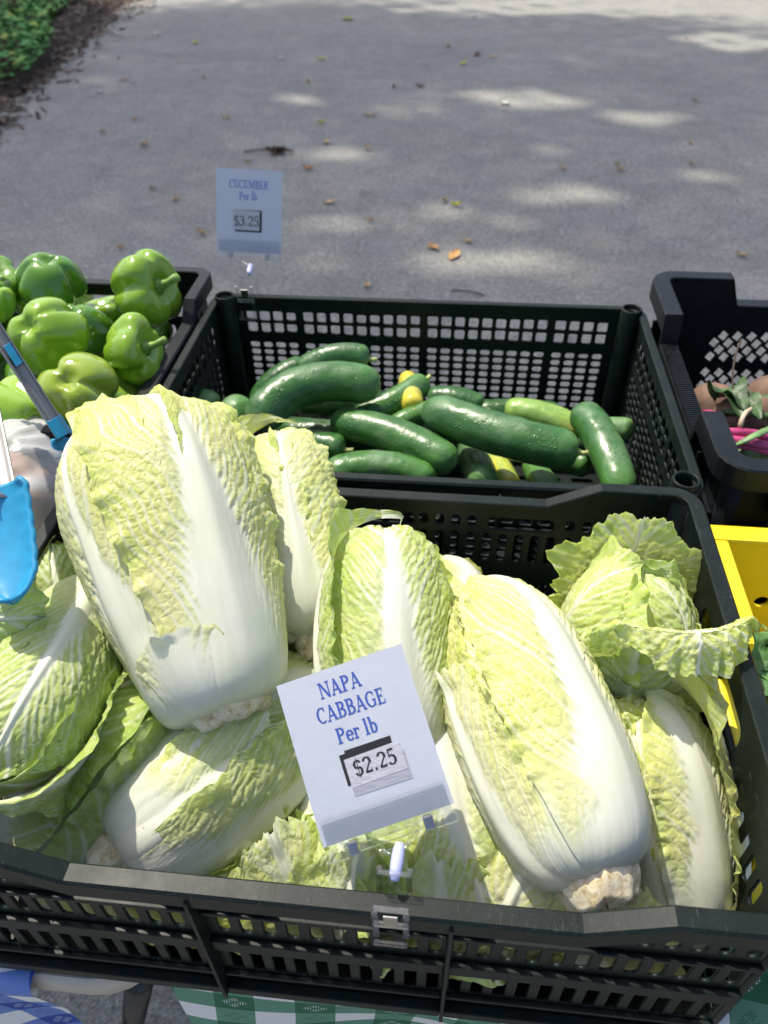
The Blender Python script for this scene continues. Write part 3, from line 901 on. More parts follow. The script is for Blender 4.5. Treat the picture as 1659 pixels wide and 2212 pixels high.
def crate(name, label, cx, y0, zb, W, D, H, topx, topy, holes_f, holes_b, holes_l, holes_r, mat, lip=(0.011, 0.018), corner='round', rot=0.0, ledges=(), vribs=(), th=0.003):
    t = thing(name, label, 'crate', (cx, y0 + D / 2, zb), 'plastic produce crates on the tables')
    rtm = Matrix.Translation((cx, y0 + D / 2, 0)) @ Matrix.Rotation(rot, 4, 'Z') @ Matrix.Translation((-cx, -y0 - D / 2, 0))
    hw = W / 2
    def put(nm, me, smooth=False):
        me.transform(rtm)
        return link(nm, me, mat, t, smooth)
    def outline(lo, hi, tops, side):
        ks = sorted([k for k in set(p for p, h in (tops.a if side < 0 else tops.b)) if lo < k < hi])
        up = [(hi, tops(hi, side))] + [(k, tops(k, side)) for k in reversed(ks)] + [(lo, tops(lo, side))]
        return [(lo, 0.0), (hi, 0.0)] + [(a, b - 0.002) for a, b in up]
    c = 0.015
    put('wall', plate_mesh('wall', outline(-hw + c, hw - c, topx, -1), holes_f, th, wall_mtx('x', cx, y0, zb)))
    put('wall', plate_mesh('wall', outline(-hw + c, hw - c, topx, 1), holes_b, th, wall_mtx('x', cx, y0 + D, zb)))
    put('wall', plate_mesh('wall', outline(c, D - c, topy, -1), holes_l, th, wall_mtx('y', cx - hw, y0, zb)))
    put('wall', plate_mesh('wall', outline(c, D - c, topy, 1), holes_r, th, wall_mtx('y', cx + hw, y0, zb)))
    # corner pieces
    for sx, sy, a0 in ((1, 1, 0), (-1, 1, 90), (-1, -1, 180), (1, -1, 270)):
        px_, py_ = cx + sx * (hw - c), (y0 + D - c) if sy > 0 else (y0 + c)
        top = zb + topx(sx * (hw - c), sy) - 0.002
        k = 7
        V = np.zeros((4, k, 3))
        for i in range(k):
            a = R_(a0 + 90 * i / (k - 1))
            for j, (rr, zz) in enumerate(((c + th / 2, zb), (c + th / 2, top), (c - th / 2, top), (c - th / 2, zb))):
                V[j, i] = (px_ + rr * math.cos(a), py_ + rr * math.sin(a), zz)
        put('corner', grid_mesh('corner', V[::-1]))
        if corner == 'tube':
            n_ = 20
            R0, R1 = 0.0145, 0.0112
            qx, qy = cx + sx * (hw - 0.012), (y0 + D - 0.012) if sy > 0 else (y0 + 0.012)
            V = np.zeros((6, n_, 3))
            for i in range(n_):
                a = 2 * math.pi * i / n_
                for j, (rr, zz) in enumerate(((R0, zb), (R0, top + 0.006), (R0 - .001, top + 0.008), (R1 + .001, top + 0.008), (R1, top + 0.006), (R1 - .001, top - 0.05))):
                    V[j, i] = (qx + rr * math.cos(a), qy + rr * math.sin(a), zz)
            me = grid_mesh('corner_tube', V, closed_u=True)
            put('corner_tube', me)
            V2 = np.array([[(qx + (R1 - .0005) * math.cos(2 * math.pi * i / n_) * f, qy + (R1 - .0005) * math.sin(2 * math.pi * i / n_) * f, top - 0.048) for i in range(n_)] for f in (1.0, 0.02)])
            put('corner_tube_plug', grid_mesh('plug', V2, closed_u=True))
    # rim: a rolled lip round the top
    pts, nr = rim_path(W, D, topx, topy)
    pts = [(cx + p[0], y0 + p[1], zb + p[2]) for p in pts]
    lo_, lh = lip
    prof = [(-0.0030, -0.006), (-0.0034, -0.001), (-0.0022, 0.0), (lo_ - 0.002, 0.0), (lo_, -0.002), (lo_, -lh), (lo_ - 0.0025, -lh), (lo_ - 0.0025, -0.005), (0.0030, -0.006)]
    me = grid_mesh('rim', sweep_loop(pts, nr, prof)[::-1], closed_u=True)
    for p in me.polygons: p.use_smooth = False
    put('rim', me)
    # floor with slots
    fh = [slot(x, y, 0.03, 0.008) for x in np.arange(-hw + .04, hw - .03, 0.045) for y in np.arange(.03, D - .02, 0.03)]
    put('floor', plate_mesh('floor', [(-hw + .004, .004), (hw - .004, .004), (hw - .004, D - .004), (-hw + .004, D - .004)], fh, 0.003, Matrix.Translation((cx, y0, zb + 0.004))))
    # outer stiffening ledges on front and sides
    for lz, dep, hh in ledges:
        bm = bmesh.new()
        edges_ = [-hw + 0.012] + [v for v in vribs] + [hw - 0.012]
        for a, b in zip(edges_[:-1], edges_[1:]):
            bm = bmesh.new()
            add_box(bm, (cx + a + 0.0016, y0 - dep, zb + lz - hh), (cx + b - 0.0016, y0 - th / 2 - 0.0002, zb + lz), 0.0012)
            put('ledge', bm_mesh(bm))
        bm = bmesh.new()
        add_box(bm, (cx + hw + th / 2 + 0.0002, y0 + 0.014, zb + lz - hh), (cx + hw + dep, y0 + D - 0.014, zb + lz), 0.0012)
        put('ledge', bm_mesh(bm))
        bm = bmesh.new()
        add_box(bm, (cx - hw - dep, y0 + 0.014, zb + lz - hh), (cx - hw - th / 2 - 0.0002, y0 + D - 0.014, zb + lz), 0.0012)
        put('ledge', bm_mesh(bm))
    for v in vribs:
        bm = bmesh.new()
        add_box(bm, (cx + v - 0.0014, y0 - 0.0135, zb + 0.002), (cx + v + 0.0014, y0 - th / 2 - 0.0003, zb + H - 0.008), 0.0005)
        put('upright_rib', bm_mesh(bm))
    return t

# crate with raised ramped corners and rows of upright slots
def ramped(hw, H, rz, a=0.165, b=0.215):
    l = [(-hw, H + rz), (-b, H + rz), (-a, H), (a, H), (b, H + rz), (hw, H + rz)]
    return Tops(l, l)
def slots_long(hw, H, skip=(-0.085, 0.085), win=(-0.143, 0.0, 0.143)):
    hs = []
    x = -hw + 0.028
    while x < hw - 0.02:
        nr_ = min(abs(x - s) for s in skip)
        inw = min(abs(x - s) for s in win)
        if nr_ > 0.007:
            if inw > 0.040: hs.append(slot(x, H - 0.026, 0.0085, 0.014))
            hs.append(slot(x, H - 0.062, 0.0085, 0.040))
            hs.append(slot(x, H - 0.134, 0.0085, 0.044))
        x += 0.0165
    for s in win:
        hs.append(slot(s, H - 0.028, 0.066, 0.016, 0.004))
    return hs
H1 = 0.190
Z1 = 0.757
napa_tops_x = ramped(0.298, H1, 0.024)
side = [(0.0, H1 + .022), (0.016, H1 + .022), (0.035, H1), (0.055, H1), (0.075, H1 + .024), (0.39, H1 + .024)]
napa_tops_y = Tops(side, side)
hs_f = slots_long(0.298, H1)
sidehole = [slot(y, H1 - 0.055, 0.0085, 0.030) for y in (0.05, 0.067, 0.084, 0.101, 0.118)] + [slot(0.21, H1 - 0.020, 0.13, 0.030, 0.010)]
sidehole += [slot(y, H1 - 0.115, 0.0085, 0.036) for y in np.arange(0.04, 0.36, 0.0165)] + [slot(y, H1 - 0.158, 0.0085, 0.036) for y in np.arange(0.04, 0.36, 0.0165)]
sidehole += [slot(y, H1 - 0.060, 0.0085, 0.030) for y in np.arange(0.30, 0.37, 0.0165)]
crate('produce_crate', 'dark green front crate heaped with napa cabbages, price sign clipped to its rim', -0.067, 0.200, Z1, 0.596, 0.39, H1, napa_tops_x, napa_tops_y,
      hs_f, hs_f, sidehole, sidehole, M_CRATE, ledges=((H1 - 0.040, 0.006, 0.004), (H1 - 0.088, 0.007, 0.016), (H1 - 0.155, 0.006, 0.004), (0.014, 0.010, 0.012)), vribs=(-0.085, 0.085))

# cucumber crate: square-mesh walls, flat rim, tube corners
def grid_cols(groups, pitch, bar):
    tot = sum(groups) * pitch + (len(groups) - 1) * bar
    x = -tot / 2 + pitch / 2; out = []
    for gi, g in enumerate(groups):
        for i in range(g):
            out.append(x); x += pitch
        x += bar
    return out
H2 = 0.190
Z2 = 0.757
r4 = np.random.RandomState(3)
def mesh_holes(cols, H, off=0.0, flash=True):
    hs = []
    for z in (H - 0.030, H - 0.0495):
        for x in cols:
            w_, h_ = 0.0138, 0.0142
            hs.append(slot(x + off, z + 0.0004 * r4.randn(), w_ + 0.0006 * r4.randn(), h_ - (0.0035 * r4.rand() if flash and r4.rand() < 0.25 else 0), 0.0022, 2))
    z = H - 0.078
    while z > 0.02:
        for x in cols:
            hs.append(slot(x + off, z, 0.0138 + 0.0005 * r4.randn(), 0.0084 - (0.002 * r4.rand() if r4.rand() < 0.15 else 0), 0.003, 2))
        z -= 0.0122
    return hs
flat2 = Tops([(-0.3, H2), (0.3, H2)], [(-0.3, H2), (0.3, H2)])
flat2y = Tops([(0.0, H2), (0.4, H2)], [(0.0, H2), (0.4, H2)])
cols_l = grid_cols([4, 9, 9, 4], 0.0197, 0.006)
cols_s = grid_cols([4, 7, 4], 0.0197, 0.006)
crate('produce_crate', 'dark green mesh crate with a flat rim and tube corners, holding cucumbers', -0.048, 0.622, Z2, 0.60, 0.40, H2, flat2, flat2y,
      mesh_holes(cols_l, H2), mesh_holes(cols_l, H2), mesh_holes(cols_s, H2, 0.2), mesh_holes(cols_s, H2, 0.2), M_CRATE, lip=(0.008, 0.014), corner='tube', rot=R_(0.4),
      ledges=((H2 - 0.060, 0.007, 0.010), (0.012, 0.007, 0.011)), vribs=(-0.10, 0.10))

# pepper crate
H3 = 0.188
Z3 = 0.757
lx = [(-0.30, H3 + .024), (-0.235, H3 + .024), (-0.2349, H3 + 0.0), (0.20, H3), (0.235, H3 + .024), (0.30, H3 + .024)]
px_t = Tops(lx, lx)
ly = [(0.0, H3 + .024), (0.06, H3 + .024), (0.085, H3), (0.285, H3), (0.31, H3 + .024), (0.40, H3 + .024)]
py_t = Tops(ly, ly)
ph = [slot(x, H3 - 0.035, 0.075, 0.030, 0.004) for x in (-0.22, -0.12, 0.0, 0.12, 0.22)] + [slot(x, H3 - 0.090, 0.0085, 0.050) for x in np.arange(-0.26, 0.265, 0.0165)] + [slot(x, H3 - 0.15, 0.0085, 0.040) for x in np.arange(-0.26, 0.265, 0.0165)]
phs = [slot(y, H3 - 0.030, 0.012, 0.022, 0.003) for y in (0.315, 0.335, 0.355)] + [slot(y, H3 - 0.090, 0.0085, 0.050) for y in np.arange(0.04, 0.37, 0.0165)]
crate('produce_crate', 'dark crate at the left with raised corners, piled with green bell peppers', -0.677, 0.650, Z3, 0.60, 0.40, H3, px_t, py_t, ph, ph, phs, phs, M_CRATE2, lip=(0.014, 0.020))

# beet crate: tall notched corners, diamond holes
H4 = 0.173
Z4 = 0.757
def diamond(x, z, w_=0.0068, h_=0.0085, sk=0.002):
    return [(x - w_ - sk * 0.3, z - sk), (x + sk, z - h_), (x + w_ + sk * 0.3, z + sk), (x - sk, z + h_)]
dh = []
for gx in (-0.165, 0.0, 0.165):
    for row in range(4):
        for i in range(4 if row % 2 == 0 else 5):
            dh.append(diamond(gx + (i - (1.5 if row % 2 == 0 else 2.0)) * 0.0205, H4 - 0.050 - row * 0.0118))
    for row in range(4):
        for i in range(5):
            dh.append(diamond(gx + (i - 2 + (row % 2) * 0.5) * 0.0205, H4 - 0.113 - row * 0.0118))
bx_b = [(-0.30, H4 + .040), (-0.205, H4 + .040), (-0.190, H4), (0.190, H4), (0.205, H4 + .040), (0.30, H4 + .040)]
bx_f = [(-0.30, H4 + .040), (-0.262, H4 + .040), (-0.256, H4 - .012), (0.256, H4 - .012), (0.262, H4 + .040), (0.30, H4 + .040)]
b_tx = Tops(bx_f, bx_b)
by = [(0.0, H4 + .040), (0.085, H4 + .040), (0.098, H4), (0.305, H4), (0.312, H4 + .040), (0.43, H4 + .040)]
b_ty = Tops(by, by)
bt = crate('produce_crate', 'black crate at the right with notched corners and diamond holes, holding beets', 0.592, 0.652, Z4, 0.60, 0.43, H4, b_tx, b_ty, dh[:0] + [slot(x, H4 - .09, .07, .02, .004) for x in (-.2, -.1, 0, .1, .2)], dh, [slot(y, H4 - 0.10, 0.02, 0.02, 0.004) for y in np.arange(.06, .4, .04)], [], M_CRATE2, lip=(0.020, 0.026),
      ledges=((H4 - 0.045, 0.014, 0.004), (H4 - 0.09, 0.014, 0.004), (0.012, 0.014, 0.011)), vribs=(-0.2, 0.0, 0.2))
bm = bmesh.new()
for i in range(46):
    y = 0.652 + 0.100 + i * 0.0044
    add_box(bm, (0.592 - 0.30 - 0.0185, y, Z4 + H4 + 0.0002), (0.592 - 0.30 + 0.0015, y + 0.0022, Z4 + H4 + 0.0022))
link('rim_ribbing', bm_mesh(bm), M_CRATE2, bt)
for y in (0.72, 0.80, 0.88, 0.96, 1.03):
    bm = bmesh.new()
    add_box(bm, (0.592 - 0.316, y, Z4 + 0.02), (0.592 - 0.302, y + 0.003, Z4 + H4 - 0.004))
    link('upright_rib', bm_mesh(bm), M_CRATE2, bt)

# yellow tub with round holes
def yellow_mat():
    m = NT('yellow_plastic')
    co = m.coord()
    n = m.noise(co, 18, 5, 0.6)
    c = m.mix(m.ramp(n, [(0.35, (0, 0, 0)), (0.75, (1, 1, 1))]), (0.80, 0.64, 0.012), (0.70, 0.55, 0.02))
    d = m.ramp(m.noise(co, 90, 4, 0.7), [(0.68, (0, 0, 0)), (0.78, (1, 1, 1))])
    c = m.mix(m.math('MULTIPLY', d, 0.45), c, (0.25, 0.18, 0.04))
    m.l(c, m.b.inputs['Base Color'])
    m.set(Roughness=0.38)
    return m.m
M_YEL = yellow_mat()
tub = thing('yellow_tub', 'bright yellow plastic tub with round holes, at the right beside the front crate', 'tub', (0.56, 0.40, 0.757))
def circ(x, z, r=0.0075, n_=14):
    return [(x + r * math.cos(2 * math.pi * i / n_), z + r * math.sin(2 * math.pi * i / n_)) for i in range(n_)]
TX, TY0, TY1, TZ, TH = 0.262, 0.300, 0.585, 0.757, 0.160
link('wall', plate_mesh('wall', [(0, 0), (0.60, 0), (0.60, TH), (0, TH)], [circ(x, z) for x in (0.075, 0.15, 0.225, 0.3, 0.375) for z in (0.125, 0.078)], 0.004, wall_mtx('x', TX, TY1, TZ)), M_YEL, tub)
sideo = [(0, 0), (0.285, 0), (0.285, TH), (0.17, TH), (0.15, TH - 0.05), (0.03, TH - 0.05), (0, TH)]
link('wall', plate_mesh('wall', sideo, [circ(y, 0.07) for y in (0.06, 0.13, 0.20)] + [circ(0.225, 0.125)], 0.004, wall_mtx('y', TX, TY0, TZ)), M_YEL, tub)
link('wall', plate_mesh('wall', sideo, [circ(y, 0.07) for y in (0.06, 0.13, 0.20, 0.25)], 0.004, wall_mtx('y', TX + 0.60, TY0, TZ)), M_YEL, tub)
link('wall', plate_mesh('wall', [(0, 0), (0.60, 0), (0.60, TH - .05), (0, TH - .05)], [circ(x, 0.07) for x in (0.1, 0.2, 0.3, 0.4, 0.5)], 0.004, wall_mtx('x', TX, TY0, TZ)), M_YEL, tub)
box_obj('floor', (TX + .003, TY0 + .003, TZ + .002), (TX + .597, TY1 - .003, TZ + .006), M_YEL, tub)
bm = bmesh.new()
add_box(bm, (TX - 0.004, TY1 - 0.004, TZ + TH), (TX + 0.604, TY1 + 0.018, TZ + TH + 0.006), 0.0025)
add_box(bm, (TX - 0.012, TY0 + 0.172, TZ + TH), (TX + 0.016, TY1 - 0.0045, TZ + TH + 0.006), 0.0025)
add_box(bm, (TX - 0.010, TY0 + 0.03, TZ + TH - 0.05), (TX + 0.006, TY0 + 0.1495, TZ + TH - 0.044), 0.0025)
add_box(bm, (TX - 0.010, TY0 + 0.151, TZ + TH - 0.048), (TX + 0.012, TY0 + 0.1715, TZ + TH + 0.004), 0.006)
add_box(bm, (TX - 0.004, TY0 - 0.012, TZ + TH - 0.049), (TX + 0.604, TY0 + 0.004, TZ + TH - 0.043), 0.0025)
link('rim', bm_mesh(bm), M_YEL, tub)

# ---------------------------------------------------------------- tables and cloths
M_TOP = simple('table_top_grey', (0.42, 0.39, 0.34), 0.6, 0.15, 30)
M_LEG = simple('dark_steel', (0.02, 0.022, 0.025), 0.4, 0.2, 30)
LA, LB = Vector((-0.2440, 0.2108, 0.7000)), Vector((-0.3338, 0.2467, 0.4000))
LEGP = (tuple(LA), tuple(LB + (LB - LA) * (0.4 / 0.3)))
def table(label, x0, x1, y0, y1, legs):
    t = thing('folding_table', label, 'table', ((x0 + x1) / 2, (y0 + y1) / 2, 0))
    c = 0.06
    pts = []
    for qx, qy, a0 in ((x1 - c, y1 - c, 0), (x0 + c, y1 - c, 90), (x0 + c, y0 + c, 180), (x1 - c, y0 + c, 270)):
        for i in range(7):
            a = R_(a0 + 15 * i); pts.append((qx + c * math.cos(a), qy + c * math.sin(a)))
    link('table_top', plate_mesh('table_top', pts, [], 0.030, Matrix.Translation((0, 0, 0.733)), 0.004), M_TOP, t)
    for a, b in legs:
        tube_obj('leg', [a, b], 0.013, M_LEG, t, 12)
    return t
table('grey folding table under the left half of the front crate, beneath a blue checked cloth', -1.15, -0.212, 0.188, 0.93, [LEGP, ((-0.26, 0.86, 0.70), (-0.26, 0.92, 0.0)), ((-1.05, 0.28, 0.70), (-1.05, 0.20, 0.0)), ((-1.05, 0.86, 0.70), (-1.05, 0.92, 0.0))])
table('grey folding table hidden under the green checked cloth at the right', -0.205, 1.10, 0.235, 0.97, [((-0.03, 0.31, 0.70), (-0.03, 0.25, 0.0)), ((-0.03, 0.9, 0.70), (-0.03, 0.95, 0.0)), ((1.0, 0.31, 0.70), (1.0, 0.25, 0.0)), ((1.0, 0.9, 0.70), (1.0, 0.95, 0.0))])

def gingham(name, dark, mid, sc=0.034):
    m = NT(name)
    uv = m.coord('UV')
    sep = m.n('ShaderNodeSeparateXYZ'); m.l(uv, sep.inputs[0])
    def band(o):
        f = m.math('FRACT', m.math('DIVIDE', o, sc * 2))
        return m.math('LESS_THAN', f, 0.5), f
    bx_, fx = band(sep.outputs[0]); by_, fy = band(sep.outputs[1])
    s = m.math('ADD', bx_, by_)
    base = m.ramp(m.math('MULTIPLY', s, 0.5), [(0.0, (0.76, 0.77, 0.78)), (0.26, mid), (0.76, dark)])
    base.node.color_ramp.interpolation = 'CONSTANT'
    # dotted diamond flowers woven on alternate squares
    gx = m.math('SUBTRACT', m.math('FRACT', m.math('DIVIDE', sep.outputs[0], sc)), 0.5)
    gy = m.math('SUBTRACT', m.math('FRACT', m.math('DIVIDE', sep.outputs[1], sc)), 0.5)
    man = m.math('ADD', m.math('ABSOLUTE', gx), m.math('ABSOLUTE', gy))
    petal = m.math('MULTIPLY', m.math('LESS_THAN', man, 0.40), m.math('LESS_THAN', m.math('MINIMUM', m.math('ABSOLUTE', m.math('ADD', gx, gy)), m.math('ABSOLUTE', m.math('SUBTRACT', gx, gy))), 0.30))
    cross = m.math('GREATER_THAN', m.math('MINIMUM', m.math('ABSOLUTE', m.math('SUBTRACT', gx, gy)), m.math('ABSOLUTE', m.math('ADD', gx, gy))), 0.05)
    dots = m.math('MULTIPLY', m.math('GREATER_THAN', m.math('SINE', m.math('MULTIPLY', gx, 95)), -0.1), m.math('GREATER_THAN', m.math('SINE', m.math('MULTIPLY', gy, 95)), -0.1))
    eq = m.math('COMPARE', s, 1.0, 0.1)
    mk = m.math('MULTIPLY', m.math('MULTIPLY', petal, cross), m.math('MULTIPLY', dots, m.math('LESS_THAN', man, 0.34)))
    onv = m.math('MULTIPLY', mk, bx_)
    ink = m.mix(eq, (0.72, 0.75, 0.78), tuple(x * 0.7 for x in dark))
    c = m.mix(onv, base, ink)
    th_ = m.n('ShaderNodeTexWave'); th_.inputs['Scale'].default_value = 420; m.l(uv, th_.inputs[0])
    c = m.mix(m.math('MULTIPLY', th_.outputs['Fac'], 0.14), c, (0.1, 0.1, 0.1))
    m.l(c, m.b.inputs['Base Color'])
    m.set(Roughness=0.85)
    m.l(m.bump(th_.outputs['Fac'], 0.3, 0.0006), m.b.inputs['Normal'])
    return m.m
M_GREEN = gingham('green_gingham', (0.012, 0.125, 0.060), (0.10, 0.27, 0.18))
M_BLUE = gingham('blue_gingham', (0.012, 0.055, 0.33), (0.12, 0.22, 0.55))

def cloth(label, x0, x1, y0, y1, z, drop, mat, side_left, side_right, seed, cat='tablecloth', rotuv=0.12):
    """cloth lying on a table and hanging over its front edge"""
    r_ = 0.012
    ny, nx = 70, 160
    top = y1 - y0
    su = np.concatenate([np.linspace(0, top, 20), top + np.linspace(0.002, r_ * 1.57, 8), top + r_ * 1.57 + np.linspace(0.004, drop, ny - 28)])
    xs = np.linspace(x0, x1, nx)
    V = np.zeros((ny, nx, 3))
    for i, s_ in enumerate(su):
        if s_ <= top: y, zz, h = y1 - s_, z, 0.0
        elif s_ <= top + r_ * 1.57:
            a = (s_ - top) / r_; y, zz, h = y0 - r_ * math.sin(a), z - r_ + r_ * math.cos(a), 0.0
        else:
            h = s_ - top - r_ * 1.57; y, zz = y0 - r_, z - r_ - h
        fold = 0.020 * np.sin(xs * 21 + seed + 1.5 * vnoise(xs * 3, xs * 0, seed)) * min(1, h / 0.18)
        V[i, :, 0] = xs + 0.02 * vnoise(xs * 4, xs * 0 + h * 2, seed + 2) * min(1, h / 0.2)
        V[i, :, 1] = y + fold - 0.05 * h + (0.012 * min(1, h / .1))
        V[i, :, 2] = zz + 0.0006 * vnoise(xs * 14, xs * 0 + s_ * 14, seed + 5)
    ca, sa = math.cos(rotuv), math.sin(rotuv)
    U_ = xs[None, :] * ca + su[:, None] * sa; W_ = -xs[None, :] * sa + su[:, None] * ca
    uvs = np.stack([U_ + 3, W_ + 3], -1)
    o = link('tablecloth', grid_mesh('tablecloth', V, uv=uvs), mat)
    return tag(o, label, cat)
cloth('green and white checked tablecloth under the right half of the front crate', -0.208, 1.12, 0.212, 0.97, 0.7515, 0.32, M_GREEN, True, False, 3)
cloth('blue and white checked tablecloth corner hanging at the bottom left', -1.15, -0.315, 0.190, 0.90, 0.7515, 0.32, M_BLUE, False, True, 8, rotuv=-0.25)

# the heads, each (label, head, leaves, stump); phi is the turn of a leaf about the head's axis
hA = Head((-0.1642, 0.3401, 0.9300), (-0.2909, 0.5586, 1.0350), 0.0775, FAT, seed=3, green=0.22)
cabbage('largest pale yellow napa cabbage with a broad white rib, on top of the heap', hA, [
    dict(phi=175, W=70, tend=0.98, layer=-0.06, ns=50, nt=60),
    dict(phi=108, W=68, tend=1.0, layer=-0.02, ns=60, nt=80),
    dict(phi=-118, W=66, tend=1.0, layer=-0.02, ns=60, nt=80),
    dict(phi=-5, W=62, tend=1.0, layer=0.0, rib=0.9, ruff=0.2),
    dict(phi=70, W=52, tend=0.95, layer=0.05, rib=0.62, lift=0.012, ruff=1.8, rl=0.0, vslope=2.4, ns=96, nt=140),
    dict(phi=-52, W=58, tend=0.97, layer=0.09, rib=0.75, lift=0.006, vslope=2.8, vsp=0.019, ribend=0.75, ns=110, nt=150, ruff=1.2, whitebase=0.09, rr_=0.0),
    dict(phi=24, W=52, tend=0.965, layer=0.16, rib=0.82, lift=0.004, vslope=2.4, vsp=0.019, ns=120, nt=160, rag=1.6, ruff=1.2, whitebase=0.08),
    dict(phi=-22, W=36, tend=0.20, layer=0.20, rib=0.45, whitebase=0.08, ns=70, nt=50, rag=2.0, crinkle=0.5),
], dict(r=0.44, ln=0.014, seed=4))

hB = Head((-0.1145, 0.4331, 0.9120), (-0.1718, 0.6148, 0.9850), 0.0445, SLIM, seed=5, green=0.34, roll=0)
cabbage('slim upright napa cabbage with a rooted brown stub, leaning right of the largest head', hB, [
    dict(phi=180, W=75, layer=-0.05, ns=50, nt=60),
    dict(phi=-70, W=70, layer=0.0, lift=0.004),
    dict(phi=75, W=62, layer=0.03, rib=0.6, vsp=0.010),
    dict(phi=0, W=66, tend=0.985, layer=0.10, rib=0.8, vsp=0.0095, vslope=1.6, ns=110, nt=150, ribend=0.75),
    dict(phi=-75, W=36, tend=1.0, layer=0.16, rib=0.3, lift=0.012, ruff=2.0, rag=2.0),
], dict(r=0.36, ln=0.026, seed=9))

hC = Head((-0.0289, 0.3308, 0.8900), (-0.0555, 0.4991, 0.9700), 0.050, SLIM, seed=8, green=0.60)
cabbage('loose green napa cabbage with a folded left leaf, standing behind the white price sign', hC, [
    dict(phi=165, W=70, tend=1.0, layer=0.03, rib=0.5, lift=0.006, green=0.45),
    dict(phi=95, W=68, layer=-0.02, ns=60, nt=80, ruff=0.5),
    dict(phi=-105, W=68, layer=-0.02, ns=60, nt=80, ruff=0.5),
    dict(phi=70, W=52, tend=0.97, layer=0.03, rib=0.5, lift=0.003, ruff=1.0, vsp=0.016, ns=90, nt=130, green=0.55, rl=0.0),
    dict(phi=8, W=66, tend=0.99, layer=0.09, rib=0.95, vsp=0.016, vslope=2.4, ns=120, nt=160, ribend=0.95, ruff=1.0),
    dict(phi=-74, W=36, tend=1.0, layer=0.15, rib=0.4, lift=0.010, ruff=1.8, rag=1.4, ns=90, nt=130, green=0.66),
], dict(r=0.4, ln=0.015, seed=11))

hE = Head((0.0296, 0.3971, 0.8500), (-0.0038, 0.5551, 0.8850), 0.044, SLIM, seed=14, green=0.25)
cabbage('napa cabbage mostly hidden behind two others, only its pale ribbed shoulder showing', hE, [
    dict(phi=150, W=75, layer=0.0, ns=60, nt=80),
    dict(phi=-60, W=70, layer=0.04, ns=60, nt=80),
    dict(phi=45, W=64, layer=0.08, rib=1.5, ribend=1.6, crinkle=0.5, whitebase=0.5),
], dict(r=0.4, ln=0.012, seed=12))

hD = Head((0.1171, 0.2444, 0.9050), (0.0324, 0.4577, 0.9500), 0.054, SLIM, seed=21, green=0.24, roll=0)
cabbage('long white and yellow napa cabbage, its chipped brown stump resting near the front rim', hD, [
    dict(phi=180, W=75, layer=-0.05, ns=50, nt=60),
    dict(phi=-95, W=70, layer=0.0, ns=70, nt=100),
    dict(phi=100, W=66, layer=0.0, rib=1.0, ribend=1.3, ns=70, nt=100, ruff=0.3, rl=0.0),
    dict(phi=-12, W=60, tend=0.99, layer=0.04, rib=0.5, vsp=0.015, vslope=2.2, ns=110, nt=150, ribend=0.8, crinkle=1.0, rr_=0.0),
    dict(phi=48, W=62, tend=0.97, layer=0.15, rib=0.95, vsp=0.015, vslope=2.2, ns=120, nt=160, rag=1.3, ribend=1.3, whitebase=0.16),
    dict(phi=-55, W=42, tend=0.62, layer=0.12, rib=0.42, rag=1.6, vsp=0.012, vslope=3.0, ns=80, nt=110),
], dict(r=0.52, ln=0.020, seed=15))

hG = Head((0.1987, 0.2558, 0.8000), (0.1681, 0.3848, 0.9150), 0.046, SLIM, seed=27, green=0.30, roll=0)
cabbage('cream ribbed napa cabbage lying against the right crate wall below the open head', hG, [
    dict(phi=180, W=75, layer=-0.05, ns=50, nt=60),
    dict(phi=-75, W=66, layer=0.0, rib=0.8),
    dict(phi=-15, W=58, tend=0.97, layer=0.06, rib=0.8, vsp=0.012, ns=90, nt=120, crinkle=0.7, rr_=0.0),
    dict(phi=42, W=46, tend=1.0, layer=0.12, rib=1.25, ribend=1.3, vsp=0.012, ns=90, nt=130, crinkle=0.7, whitebase=0.3),
    dict(phi=80, W=36, tend=1.0, layer=0.22, rib=0.3, lift=0.010, ruff=2.2, rag=1.6, ns=70, nt=130),
], dict(r=0.4, ln=0.012, seed=16))

hH = Head((-0.3132, 0.4480, 0.9250), (-0.3084, 0.2556, 0.9600), 0.045, BARREL, seed=33, green=0.66, roll=0)
cabbage('green veined napa cabbage at the left edge, its leafy tip pointing down left', hH, [
    dict(phi=180, W=75, layer=-0.05, ns=50, nt=60),
    dict(phi=100, W=70, layer=0.0, ns=80, nt=110, vsp=0.014),
    dict(phi=-95, W=70, layer=0.0, ns=80, nt=110, lift=0.006, rib=0.5),
    dict(phi=8, W=72, tend=1.0, layer=0.08, rib=0.55, vsp=0.019, vslope=2.0, ns=130, nt=160, crinkle=1.25, whitebase=0.13),
    dict(phi=-82, W=34, tend=0.95, layer=0.15, rib=0.45, lift=0.008, ruff=1.6, ns=80, nt=110, ribend=1.3),
], None)

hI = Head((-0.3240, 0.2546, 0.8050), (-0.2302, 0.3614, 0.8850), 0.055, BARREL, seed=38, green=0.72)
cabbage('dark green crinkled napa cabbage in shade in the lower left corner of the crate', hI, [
    dict(phi=180, W=75, layer=-0.05, ns=50, nt=60),
    dict(phi=90, W=70, layer=0.0, ns=70, nt=90),
    dict(phi=-90, W=70, layer=0.0, ns=70, nt=90),
    dict(phi=0, W=64, tend=0.98, layer=0.08, rib=0.5, vsp=0.014, crinkle=1.3, ns=110, nt=140, ruff=1.6),
    dict(phi=40, W=44, tend=0.95, layer=0.16, rib=0.4, lift=0.012, ruff=2.0, crinkle=1.2, ns=90, nt=120),
    dict(phi=-50, W=44, tend=0.90, layer=0.18, rib=0.4, lift=0.012, ruff=2.0, crinkle=1.2, ns=90, nt=120),
], None)

